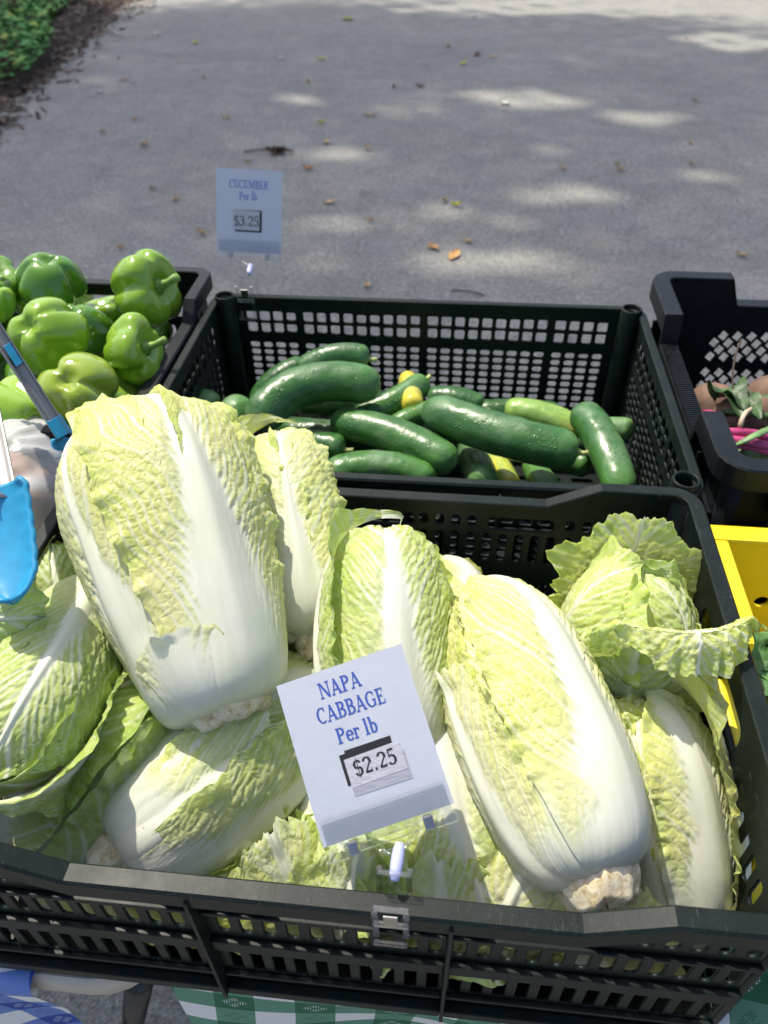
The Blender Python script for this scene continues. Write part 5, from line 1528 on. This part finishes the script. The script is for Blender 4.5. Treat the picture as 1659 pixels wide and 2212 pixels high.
tube_obj('stem', bez((0.3339, 0.8015, 0.9350), (0.3225, 0.8346, 0.9650), (0.3491, 0.8912, 0.9750), 8), 0.0012, M_TWIG, b1, 6)
M_BLEAF2 = simple('beet_leaf_light', (0.14, 0.26, 0.09), 0.5, 0.4, 50, 0.4, 0.002)
leafy('leaf', ((0.3214, 0.7448, 0.9050), (0.3316, 0.7391, 0.9100), (0.3743, 0.7341, 0.9000)), 0.022, M_BLEAF2, b3, 0.25, 2, 0.4)
leafy('leaf', ((0.3783, 0.8536, 0.9200), (0.3729, 0.7928, 0.9300), (0.3877, 0.7754, 0.9100)), 0.022, M_BLEAF, b3, 0.3, 7, 0.4)
tube_obj('stem', bez((0.3156, 0.7376, 0.9200), (0.3284, 0.7266, 0.9450), (0.3595, 0.7540, 0.9400), 8), [0.003, .004, .005, .005, .005, .005, .005, .004], M_BLEAF2, b3, 8, 0.5)

# ---------------------------------------------------------------- radish greens in the yellow tub
M_RLEAF = simple('radish_leaf', (0.075, 0.175, 0.045), 0.55, 0.4, 60, 0.6, 0.003)
M_RSTEM = simple('radish_stem', (0.26, 0.40, 0.10), 0.45, 0.25, 60)
M_RROOT = simple('radish_root', (0.42, 0.018, 0.035), 0.35, 0.3, 30)
rad = thing('radish_bunch', 'bunch of radishes in the yellow tub, green leaves over red roots', 'radishes', (0.3262, 0.4898, 0.8000))
for i, (u0, v0, u1, v1, z_) in enumerate(((1640,1480,1600,1400,0.86), (1660,1470,1625,1375,0.88), (1680,1450,1650,1360,0.885), (1640,1520,1590,1440,0.85), (1660,1530,1610,1470,0.855), (1680,1500,1640,1420,0.875), (1650,1560,1600,1510,0.835), (1690,1560,1640,1500,0.85), (1670,1540,1625,1545,0.83))):
    pass
for i, path in enumerate((((0.3184, 0.4749, 0.8200), (0.2837, 0.4594, 0.8800), (0.2853, 0.4906, 0.8500)), ((0.3206, 0.4787, 0.8300), (0.2877, 0.4690, 0.8950), (0.2903, 0.5056, 0.8600)), ((0.3303, 0.4905, 0.8300), (0.2976, 0.4818, 0.9000), (0.3009, 0.5081, 0.8700)), ((0.3155, 0.4604, 0.8100), (0.2780, 0.4408, 0.8700), (0.2826, 0.4760, 0.8400)),
        ((0.3184, 0.4539, 0.8200), (0.2822, 0.4416, 0.8900), (0.2833, 0.4587, 0.8600)), ((0.3287, 0.4688, 0.8300), (0.2925, 0.4551, 0.9000), (0.2964, 0.4734, 0.8700)), ((0.3207, 0.4519, 0.8000), (0.2799, 0.4282, 0.8600), (0.2833, 0.4541, 0.8300)), ((0.3332, 0.4466, 0.8100), (0.2861, 0.4295, 0.8800), (0.2844, 0.4385, 0.8600)))):
    leafy('leaf', path, 0.034, M_RLEAF, rad, 0.22, i * 1.7, 0.25, 11, 20, 0.16)
for i, (p0, p1, p2) in enumerate((((0.2824, 0.4192, 0.8300), (0.2914, 0.4184, 0.8400), (0.3145, 0.4174, 0.8300)), ((0.2832, 0.4081, 0.8250), (0.2903, 0.4003, 0.8350), (0.3092, 0.3982, 0.8300)), ((0.2875, 0.4149, 0.8300), (0.2897, 0.3919, 0.8300), (0.2961, 0.3672, 0.8200)), ((0.2866, 0.4210, 0.8200), (0.2875, 0.4030, 0.8400), (0.3106, 0.4299, 0.8400)), ((0.2894, 0.4023, 0.8200), (0.2925, 0.3876, 0.8300), (0.3116, 0.3952, 0.8200)))):
    tube_obj('stem', bez(p0, p1, p2, 8), 0.0032, M_RSTEM, rad, 7)
for i, (pc, r_) in enumerate((((0.3099, 0.4412, 0.8150), 0.014), ((0.3176, 0.4333, 0.8050), 0.013), ((0.3109, 0.4271, 0.7900), 0.013))):
    V, Fc = tube_pts([Vector(pc) + Vector((0, 0, (q - 3.5) * r_ * 0.29)) for q in range(8)], [r_ * max(0.05, math.sin(math.pi * (q + 0.2) / 7.4)) for q in range(8)], 16)
    link('root', mesh_from('root', V, Fc), M_RROOT, rad, smooth=True)

# ---------------------------------------------------------------- price signs
def paper_mat(name, c):
    m = NT(name)
    ob = m.coord('UV')
    m.b.inputs['Base Color'].default_value = col(c)
    m.set(Roughness=0.55)
    m.l(m.bump(m.noise(ob, 3.5, 3), 0.25, 0.004, m.bump(m.noise(ob, 300, 2), 0.05, 0.0005)), m.b.inputs['Normal'])
    tr = m.n('ShaderNodeBsdfTranslucent'); tr.inputs['Color'].default_value = col(c)
    mx = m.n('ShaderNodeMixShader'); mx.inputs[0].default_value = 0.22
    m.l(m.b.outputs[0], mx.inputs[1]); m.l(tr.outputs[0], mx.inputs[2]); m.l(mx.outputs[0], m.out.inputs['Surface'])
    return m.m
M_PAPER = paper_mat('paper', (0.53, 0.56, 0.67))  # white card darkened and tinted lilac, shade put into its colour
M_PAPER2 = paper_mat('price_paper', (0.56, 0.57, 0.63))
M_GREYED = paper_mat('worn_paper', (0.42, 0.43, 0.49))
M_INK = simple('blue_ink', (0.030, 0.075, 0.36), 0.6)
M_INK2 = simple('faded_blue_ink', (0.16, 0.22, 0.55), 0.6)
M_BLACK = simple('black_ink', (0.012, 0.013, 0.016), 0.6)
M_GREY = simple('grey_ink', (0.10, 0.11, 0.12), 0.6)
def clear_mat():
    m = NT('clear_plastic')
    gl = m.n('ShaderNodeBsdfGlossy'); gl.inputs['Roughness'].default_value = 0.08
    tp = m.n('ShaderNodeBsdfTransparent'); tp.inputs['Color'].default_value = (0.975, 0.985, 0.985, 1)
    lw = m.n('ShaderNodeLayerWeight'); lw.inputs['Blend'].default_value = 0.45
    mx = m.n('ShaderNodeMixShader')
    m.l(m.math('ADD', m.math('MULTIPLY', lw.outputs['Facing'], 0.50), 0.05, clamp=True), mx.inputs[0])
    m.l(tp.outputs[0], mx.inputs[1]); m.l(gl.outputs[0], mx.inputs[2]); m.l(mx.outputs[0], m.out.inputs['Surface'])
    return m.m
M_CLEAR = clear_mat()
M_STEEL = simple('spring_steel', (0.42, 0.40, 0.38), 0.28, Metallic=1.0)
M_KNOB = simple('lilac_plastic', (0.44, 0.47, 0.76), 0.4)

# letters drawn as strokes: lines (x0,y0,x1,y1,w) and arcs (cx,cy,rx,ry,a0,a1,thin,thick)
TK, TN, SE = 0.165, 0.075, 0.075
def serif(x, y, w=0.32): return ('l', x - w / 2, y + (SE / 2 if y < 0.3 else -SE / 2), x + w / 2, y + (SE / 2 if y < 0.3 else -SE / 2), SE)
GL = {
 'N': (0.86, [('l', .14, 0, .14, 1, TN + .02), ('l', .72, 0, .72, 1, TN + .02), ('l', .16, 1, .70, 0, TK), serif(.14, 0, .28), serif(.12, 1, .24), serif(.72, 1, .28)]),
 'A': (0.80, [('l', .40, 1, .12, 0, TN + .01), ('l', .38, 1, .68, 0, TK), ('l', .22, .32, .58, .32, TN), serif(.12, 0, .26), serif(.68, 0, .28)]),
 'P': (0.66, [('l', .18, 0, .18, 1, TK), ('a', .30, .735, .26, .225, -90, 90, TN, TK), ('l', .18, .51, .31, .51, TN), ('l', .18, .96, .31, .96, TN), serif(.18, 0, .34), serif(.14, 1, .20)]),
 'C': (0.72, [('a', .42, .5, .33, .46, 52, 308, TN, TK), ('l', .63, .70, .63, .97, TN), ]),
 'B': (0.70, [('l', .18, 0, .18, 1, TK), ('a', .32, .75, .22, .21, -90, 90, TN, TK), ('a', .34, .275, .26, .235, -90, 90, TN, TK), ('l', .18, .52, .34, .52, TN), ('l', .18, .96, .32, .96, TN), ('l', .18, .04, .34, .04, TN), serif(.12, 0, .2), serif(.12, 1, .2)]),
 'G': (0.80, [('a', .42, .5, .33, .46, 52, 318, TN, TK), ('l', .66, .06, .66, .44, TK * .85), serif(.66, .70, .01), ('l', .50, .44, .78, .44, SE), ('l', .65, .70, .65, .95, TN)]),
 'E': (0.66, [('l', .18, 0, .18, 1, TK), ('l', .18, .96, .56, .96, TN), ('l', .18, .52, .44, .52, TN), ('l', .18, .04, .58, .04, TN), ('l', .56, .76, .56, .98, TN), ('l', .59, .02, .59, .26, TN), ('l', .44, .42, .44, .62, TN), serif(.12, 0, .2), serif(.12, 1, .2)]),
 'R': (0.74, [('l', .18, 0, .18, 1, TK), ('a', .30, .745, .24, .215, -90, 90, TN, TK), ('l', .18, .53, .32, .53, TN), ('l', .18, .96, .31, .96, TN), ('l', .34, .53, .62, .02, TK), serif(.18, 0, .32), serif(.14, 1, .2), serif(.66, 0, .16)]),
 'U': (0.78, [('l', .20, .34, .20, 1, TK), ('l', .60, .34, .60, 1, TN), ('a', .40, .34, .20, .31, 180, 360, TN, TK), serif(.20, 1, .34), serif(.60, 1, .26)]),
 'M': (1.02, [('l', .16, 0, .18, 1, TN), ('l', .82, 0, .82, 1, TK), ('l', .20, 1, .50, .10, TK), ('l', .80, 1, .50, .10, TN), serif(.16, 0, .26), serif(.82, 0, .32), serif(.14, 1, .2), serif(.86, 1, .22)]),
 'e': (0.52, [('a', .28, .33, .21, .31, 0, 325, TN, TK * .95), ('l', .10, .36, .48, .36, TN)]),
 'r': (0.46, [('l', .16, 0, .16, .66, TK * .9), ('a', .33, .38, .17, .25, 50, 178, TN, TN * 1.6), ('l', .40, .50, .40, .62, TK * .8), serif(.16, 0, .32), serif(.12, .68, .16)]),
 'l': (0.34, [('l', .17, 0, .17, 1.06, TK * .95), serif(.17, 0, .32), serif(.11, 1.06, .16)]),
 'b': (0.58, [('l', .15, 0.03, .15, 1.06, TK * .95), ('a', .29, .33, .20, .30, -135, 135, TN, TK * .95), serif(.09, 1.06, .16)]),
 '$': (0.58, [('a', .29, .70, .19, .24, 20, 250, TN, TK * .9), ('a', .29, .27, .20, .26, -160, 70, TN, TK * .9), ('l', .18, .56, .42, .42, TK), ('l', .29, -.13, .29, 1.10, .05)]),
 '2': (0.58, [('a', .28, .70, .20, .26, -25, 165, TN, TK * .95), ('l', .43, .60, .10, .08, TN * 1.3), ('l', .08, .06, .50, .06, .12), ('l', .49, .04, .49, .22, .05)]),
 '3': (0.58, [('a', .26, .74, .19, .22, -80, 155, TN, TK * .9), ('a', .26, .27, .21, .25, -155, 90, TN, TK * .95), ('l', .20, .53, .28, .53, TN)]),
 '5': (0.58, [('a', .26, .30, .22, .28, -150, 125, TN, TK * .95), ('l', .14, .50, .14, .98, TN), ('l', .12, .94, .48, .94, .12)]),
 '.': (0.30, [('l', .08, .07, .22, .07, .14)]),
 ' ': (0.30, []),
}
def text_mesh(name, txt, h, cx, cy, z, squeeze=1.0, shear=0.0):
    """flat lettering, cap height h, centred at (cx, cy)"""
    V, Fc = [], []
    tw = sum(GL[c][0] for c in txt) + 0.03 * (len(txt) - 1)
    x = -tw / 2; lay = 0
    def put(px_, py_, zz): V.append((cx + (px_ + shear * (py_ - .5)) * h * squeeze, cy + (py_ - 0.5) * h, zz))
    for ch in txt:
        wd, st = GL[ch]
        for s_ in st:
            zz = z + lay * 0.000012; lay = (lay + 1) % 9
            if s_[0] == 'l':
                _, x0, y0, x1, y1, w_ = s_
                d = math.hypot(x1 - x0, y1 - y0)
                if d < 1e-6: continue
                # horizontal strokes thicken vertically, the rest horizontally
                if abs(y1 - y0) < 1e-6: nx, ny = 0, w_ / 2
                else: nx, ny = w_ / 2, 0
                k = len(V)
                put(x + x0 - nx, y0 - ny, zz); put(x + x1 - nx, y1 - ny, zz); put(x + x1 + nx, y1 + ny, zz); put(x + x0 + nx, y0 + ny, zz)
                Fc.append((k, k + 1, k + 2, k + 3))
            else:
                _, ax_, ay_, rx, ry, a0, a1, tn, tk = s_
                n_ = 18; k = len(V)
                for i in range(n_ + 1):
                    a = R_(a0 + (a1 - a0) * i / n_)
                    w_ = tn + (tk - tn) * abs(math.cos(a)) ** 1.2
                    ux, uy = math.cos(a), math.sin(a)
                    put(x + ax_ + ux * (rx - w_ / 2), ay_ + uy * (ry - w_ / 2), zz)
                    put(x + ax_ + ux * (rx + w_ / 2), ay_ + uy * (ry + w_ / 2), zz)
                for i in range(n_):
                    Fc.append((k + 2 * i, k + 2 * i + 1, k + 2 * i + 3, k + 2 * i + 2))
        x += wd + 0.03
    return mesh_from(name, V, Fc)

def card_mesh(w_, h_, warp, seed, th=0.0003, nx=14, ny=18):
    """thin curved sheet, front and back"""
    def zf(x, y): return warp * (0.6 * math.sin(x / w_ * 3 + seed) * (0.5 + y / h_) ** 1.3 + 0.5 * math.sin(y / h_ * 4 + seed * 2) * 0.6)
    V = np.zeros((ny, nx, 3)); uv = np.zeros((ny, nx, 2))
    for i in range(ny):
        for j in range(nx):
            x = (j / (nx - 1) - .5) * w_; y = (i / (ny - 1) - .5) * h_
            V[i, j] = (x, y, zf(x, y)); uv[i, j] = (j / nx, i / ny)
    return V, uv, zf
def sign(label, center, right, up, w_, h_, lines, price, style, clip_at, warp=0.0012, seed=1.0, tiltback=0.0):
    """card in its own frame: right, up, facing n"""
    rx = Vector(right).normalized(); n_ = rx.cross(Vector(up)).normalized(); uy = n_.cross(rx)
    M = Matrix((rx, uy, n_)).transposed().to_4x4(); M.translation = Vector(center)
    t = thing('price_sign', label, 'sign', tuple(clip_at))
    V, uv, zf = card_mesh(w_, h_, warp, seed)
    def place(nm, me, mat, parent=t, smooth=False):
        me.transform(M)
        return link(nm, me, mat, parent, smooth)
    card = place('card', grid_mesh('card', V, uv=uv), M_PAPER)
    def bendto(me, dz):
        for v in me.vertices: v.co.z = zf(v.co.x, v.co.y) + dz + v.co.z
        return me
    def sub(me, mat, nm):
        me.transform(M)
        o = link(nm, me, mat, card)
        return o
    for txt, hh, yy, xx, sq in lines:
        sub(bendto(text_mesh('lettering', txt, hh, xx, yy, 0.0, sq, 0.0 if style == 'big' else 0.0), 0.00028), M_INK if style == 'big' else M_INK2, 'lettering')
    # black frame printed on the card, price slips stuck over it
    px_, py_, pw, ph = price
    def rect(x0, y0, x1, y1, dz, mat, nm, skew=0.0, nn=6):
        W_ = np.zeros((nn, nn, 3)); U_ = np.zeros((nn, nn, 2))
        for i in range(nn):
            for j in range(nn):
                fx, fy = j / (nn - 1), i / (nn - 1)
                x = x0 + (x1 - x0) * fx; y = y0 + (y1 - y0) * fy + skew * (x1 - x0) * fx
                W_[i, j] = (x, y, 0); U_[i, j] = (fx, fy)
        return sub(bendto(grid_mesh(nm, W_, uv=U_), dz), mat, nm)
    if style == 'big':
        rect(px_ - pw * .56, py_ - ph * .52, px_ + pw * .40, py_ + ph * .60, 0.00022, M_BLACK, 'printed_frame', 0.0)
        rect(px_ - pw * .45, py_ + ph * .56, px_ + pw * .405, py_ + ph * .70, 0.00026, M_BLACK, 'printed_frame', 0.0)
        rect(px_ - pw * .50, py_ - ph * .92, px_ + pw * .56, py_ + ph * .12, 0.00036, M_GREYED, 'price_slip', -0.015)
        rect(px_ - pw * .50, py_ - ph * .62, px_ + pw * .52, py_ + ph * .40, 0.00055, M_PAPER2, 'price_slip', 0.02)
        sub(bendto(text_mesh('lettering', '$2.25', ph * .56, px_ + pw * .01, py_ + 0.0, 0.0, 1.06), 0.0008), M_BLACK, 'lettering')
    else:
        rect(px_ - pw * .46, py_ - ph * .62, px_ + pw * .60, py_ + ph * .62, 0.00022, M_BLACK, 'printed_frame')
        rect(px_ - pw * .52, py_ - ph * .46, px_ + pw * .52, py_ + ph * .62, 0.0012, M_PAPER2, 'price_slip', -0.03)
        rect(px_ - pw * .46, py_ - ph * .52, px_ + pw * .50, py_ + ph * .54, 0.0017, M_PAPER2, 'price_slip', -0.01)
        sub(bendto(text_mesh('lettering', '$3.25', ph * .56, px_, py_, 0.0, 0.98), 0.0020), M_GREY, 'lettering')
    # clear holder bar along the foot of the card: two jaws with a hinge
    def bx(lo, hi, bev=0.0008):
        bm = bmesh.new(); add_box(bm, lo, hi, bev); return bm_mesh(bm)
    hb = -h_ / 2
    place('jaw', bx((-w_ * .47, hb - .004, 0.0012), (w_ * .47, hb + h_ * .15, 0.0024)), M_CLEAR)
    place('jaw', bx((-w_ * .47, hb - .004, -0.0030), (w_ * .47, hb + h_ * .15, -0.0018)), M_CLEAR)
    place('hinge_bar', bx((-w_ * .30, hb - .009, -0.003), (w_ * .22, hb - .0045, 0.0045), .0012), M_CLEAR)
    for sx in (-1, 1):
        place('hinge_lug', bx((sx * w_ * .41 - .0075, hb - .011, -0.003), (sx * w_ * .41 + .0075, hb - .0045, 0.004), .0015), M_CLEAR)
        place('spring_clip', bx((sx * w_ * .285 - .0033, hb - .010, -0.0045), (sx * w_ * .285 + .0033, hb - .001, 0.0058), .001), M_STEEL)
    # triangular web, ball joint, and the clamp that bites the crate rim
    foot = M @ Vector((0.006, hb - 0.009, 0.001))
    ca = Vector(clip_at)
    ball = foot.lerp(ca + Vector((0, 0, 0.022)), 0.50)
    wv = [M @ Vector((-0.013, hb - .009, 0.0)), M @ Vector((0.017, hb - .009, 0.0))]
    for a in wv:
        tube_obj('web', [tuple(a), tuple(ball - (ball - a) * 0.12)], 0.0016, M_CLEAR, t, 8)
    tube_obj('web', [tuple(wv[0].lerp(ball, .45)), tuple(wv[1].lerp(ball, .45))], 0.0012, M_CLEAR, t, 8)
    d = (ca - foot).normalized()
    tube_obj('ball_joint', [tuple(ball - d * .010), tuple(ball - d * .006), tuple(ball + d * .002), tuple(ball + d * .009), tuple(ball + d * .013)], [0.0026, 0.0038, 0.0043, 0.0038, 0.0024], M_KNOB, t, 14)
    return t, ca, M
def rim_clamp(t, ca, lip_y, sc=1.0):
    """clear two-jaw clamp over a crate rim that runs along x; ca = top of the rim"""
    def bx(nm, lo, hi, mat, bev=0.0008, rx=0.0):
        bm = bmesh.new()
        add_box(bm, [a * sc for a in lo], [a * sc for a in hi], bev)
        me = bm_mesh(bm)
        me.transform(Matrix.Translation(ca) @ Matrix.Rotation(rx, 4, 'X'))
        link(nm, me, mat, t)
    for sx in (-1, 1):
        bx('clamp_arm', (sx * .0095 - .0020, -.0165, -.026), (sx * .0095 + .0020, -.0135, .020), M_CLEAR, .0006, R_(6))
        bx('clamp_arm', (sx * .0095 - .0020, .0065, -.020), (sx * .0095 + .0020, .0095, .020), M_CLEAR, .0006, R_(-6))
    bx('clamp_bridge', (-.011, -.0155, .0165), (.011, -.0125, .0195), M_CLEAR)
    bx('clamp_bridge', (-.011, .0060, .0165), (.011, .0090, .0195), M_CLEAR)
    bx('clamp_bridge', (-.011, -.0168, -.004), (.011, -.0138, .000), M_CLEAR)
    bx('clamp_bridge', (-.011, -.0195, -.027), (.011, -.0165, -.023), M_CLEAR)
    bx('spring_clip', (-.0045, -.0172, .001), (.0045, -.0158, .0135), M_STEEL, .0005)

# napa sign, clipped to the front rim
nr_ = Vector((-0.0049, 0.2933, 0.9953)) - Vector((-0.0910, 0.2646, 0.9737))
sc_c = (-0.0473, 0.2823, 0.9883)
su_ = Vector((-0.0775, 0.3164, 1.0181)) - Vector((-0.0246, 0.2401, 0.9606))
sw = 0.0915
sh = 0.1100
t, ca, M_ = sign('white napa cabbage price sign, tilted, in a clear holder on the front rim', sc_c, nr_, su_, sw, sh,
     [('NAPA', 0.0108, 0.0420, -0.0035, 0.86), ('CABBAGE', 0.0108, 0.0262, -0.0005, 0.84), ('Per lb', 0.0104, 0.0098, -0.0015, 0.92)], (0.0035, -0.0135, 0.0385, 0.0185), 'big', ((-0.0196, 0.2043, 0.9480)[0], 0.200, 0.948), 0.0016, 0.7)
rim_clamp(t, ca, 0.2, 1.0)
# cucumber sign, clipped to the back rim of the mesh crate
d_ = 1.175
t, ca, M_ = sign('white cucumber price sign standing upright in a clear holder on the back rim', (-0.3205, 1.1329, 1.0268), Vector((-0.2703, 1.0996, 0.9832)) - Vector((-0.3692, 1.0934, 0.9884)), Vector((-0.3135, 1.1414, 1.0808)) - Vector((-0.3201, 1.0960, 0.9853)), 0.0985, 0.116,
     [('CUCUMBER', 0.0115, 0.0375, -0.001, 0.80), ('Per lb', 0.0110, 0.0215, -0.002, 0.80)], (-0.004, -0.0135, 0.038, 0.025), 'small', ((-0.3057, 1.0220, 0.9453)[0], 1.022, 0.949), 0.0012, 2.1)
rim_clamp(t, ca, 1.022, 1.15)

# ---------------------------------------------------------------- tongs
def brushed(name):
    m = NT(name)
    co = m.coord()
    mp = m.n('ShaderNodeMapping'); mp.inputs['Scale'].default_value = (300, 300, 4); m.l(co, mp.inputs[0])
    n = m.noise(mp.outputs[0], 2, 4, 0.7)
    m.l(m.mix(n, (0.22, 0.22, 0.215), (0.42, 0.41, 0.40)), m.b.inputs['Base Color'])
    m.set(Metallic=1.0)
    m.l(m.math('ADD', m.math('MULTIPLY', n, 0.2), 0.42), m.b.inputs['Roughness'])
    return m.m
M_BRUSH = brushed('brushed_steel')
M_SILI = simple('blue_silicone', (0.02, 0.28, 0.50), 0.42, 0.12, 60, 0.15, 0.0005)
tg = thing('kitchen_tongs', 'steel tongs with blue scalloped silicone tips, lying at the left edge', 'tongs', (-0.3761, 0.5099, 1.0300))
def strip(name, p0, p1, w_, side, mat, parent, depth=0.006, n=10, roundend=False, scallop=0.0, w1=None):
    """shallow U channel from p0 to p1; side = width direction"""
    p0, p1 = Vector(p0), Vector(p1)
    d = (p1 - p0); L = d.length; d.normalize()
    sd = Vector(side); sd = (sd - d * sd.dot(d)).normalized(); nn = sd.cross(d)
    nt, ns = 40, 13
    V = np.zeros((nt, ns, 3))
    for i in range(nt):
        f = i / (nt - 1)
        hw = (w_ + ((w1 or w_) - w_) * f) / 2
        if roundend:
            e = 0.30
            if f > 1 - e: hw *= math.sqrt(max(0.0, 1 - ((f - 1 + e) / e) ** 2)) * 0.98 + 0.02
            if f < 0.10: hw *= 0.78 + 0.22 * math.sin(f / 0.10 * math.pi / 2)
        hw *= 1 + scallop * abs(math.sin(f * math.pi * 7))
        for j in range(ns):
            g = j / (ns - 1) * 2 - 1
            zz = -depth * (abs(g) ** 3)
            V[i, j] = p0 + d * (L * f) + sd * (g * hw) + nn * (zz + (0.004 * math.sin(f * 3.0) if roundend else 0))
    o = link(name, grid_mesh(name, V), mat, parent)
    so = o.modifiers.new('thick', 'SOLIDIFY'); so.thickness = 0.0035 if roundend else 0.0012; so.offset = 0
    return o
sdir = _RX * 0.9 + _RU * 0.45
a0, a1 = (-0.5207, 0.7188, 1.1144), (-0.4136, 0.6369, 0.9639)
strip('arm', a0, a1, 0.0155, sdir, M_BRUSH, tg, 0.006)
strip('arm', (-0.4945, 0.6814, 1.1294), (-0.3376, 0.4138, 1.0736), 0.020, _RX * 1.0 + _F * 0.55, M_BRUSH, tg, 0.006)
nn_ = Vector((0.0000, 0.0000, 1.4500)).normalized() * -1
off = Vector((0, 0, 1.45))
a0v, a1v = Vector(a0), Vector(a1)
toc = (Vector((0, 0, 1.45)) - (a0v + a1v) / 2).normalized() * 0.004
strip('grip_inlay', a0v.lerp(a1v, 0.44) + toc, a0v.lerp(a1v, 0.56) + toc, 0.0085, sdir, M_SILI, tg, 0.001)
strip('grip_inlay', a0v.lerp(a1v, 0.88) + toc, a0v.lerp(a1v, 0.985) + toc, 0.017, sdir, M_SILI, tg, 0.003)
strip('tip', a0v.lerp(a1v, 0.985), Vector((-0.3781, 0.5998, 0.9027)), 0.030, sdir, M_SILI, tg, 0.008, roundend=True, scallop=0.06)
strip('tip', (-0.3431, 0.4230, 1.0770), (-0.3100, 0.3464, 1.0322), 0.046, _RX * 1.0 + _RU * 0.08, M_SILI, tg, 0.008, roundend=True, scallop=0.06, w1=0.040)

# ---------------------------------------------------------------- thin plastic bag with brown paper inside
def bag_mat():
    m = NT('thin_bag_plastic')
    m.b.inputs['Base Color'].default_value = (0.92, 0.92, 0.92, 1)
    m.set(Roughness=0.25)
    tp = m.n('ShaderNodeBsdfTransparent'); mx = m.n('ShaderNodeMixShader')
    lw = m.n('ShaderNodeLayerWeight'); lw.inputs['Blend'].default_value = 0.35
    f = m.math('SUBTRACT', 0.70, m.math('MULTIPLY', lw.outputs['Facing'], 0.5))
    m.l(f, mx.inputs[0]); m.l(m.b.outputs[0], mx.inputs[1]); m.l(tp.outputs[0], mx.inputs[2]); m.l(mx.outputs[0], m.out.inputs['Surface'])
    return m.m
def blob(c, rad, seed, crease, freq=1.0, n=56, sharp=True):
    th = np.linspace(0, 2 * math.pi, n, endpoint=False)[None, :]; ph = np.linspace(0.02, math.pi - 0.02, 40)[:, None]
    x = np.sin(ph) * np.cos(th); y = np.sin(ph) * np.sin(th); z = np.cos(ph) * np.ones_like(th)
    a = fbm(x * 2.1 * freq + 3 + z, y * 2.1 * freq + z * 2, seed, 3); b = fbm(x * 4 * freq + z * 3, y * 4 * freq - z * 2, seed + 9, 3)
    k = 1 - crease * (np.abs(a) * 2 + np.abs(b)) if sharp else 1 + crease * a
    return np.array(c) + np.stack([x * rad[0] * k, y * rad[1] * k, z * rad[2] * k], -1)
bc = (-0.4714, 0.6006, 0.9050)
bag = link('plastic_bag', grid_mesh('plastic_bag', blob(bc, (0.078, 0.115, 0.080), 4, 0.09), closed_u=True), bag_mat())
tag(bag, 'crinkled clear white plastic bag at the left edge behind the largest cabbage', 'bag')
pk = link('brown_bundle', grid_mesh('brown_bundle', blob(Vector(bc) + Vector((-0.005, 0, -0.01)), (0.052, 0.075, 0.055), 12, 0.12, 0.8), closed_u=True), simple('brown_paper', (0.34, 0.20, 0.13), 0.8, 0.35, 20))
tag(pk, 'brown bundle showing through the clear plastic bag', 'bundle')
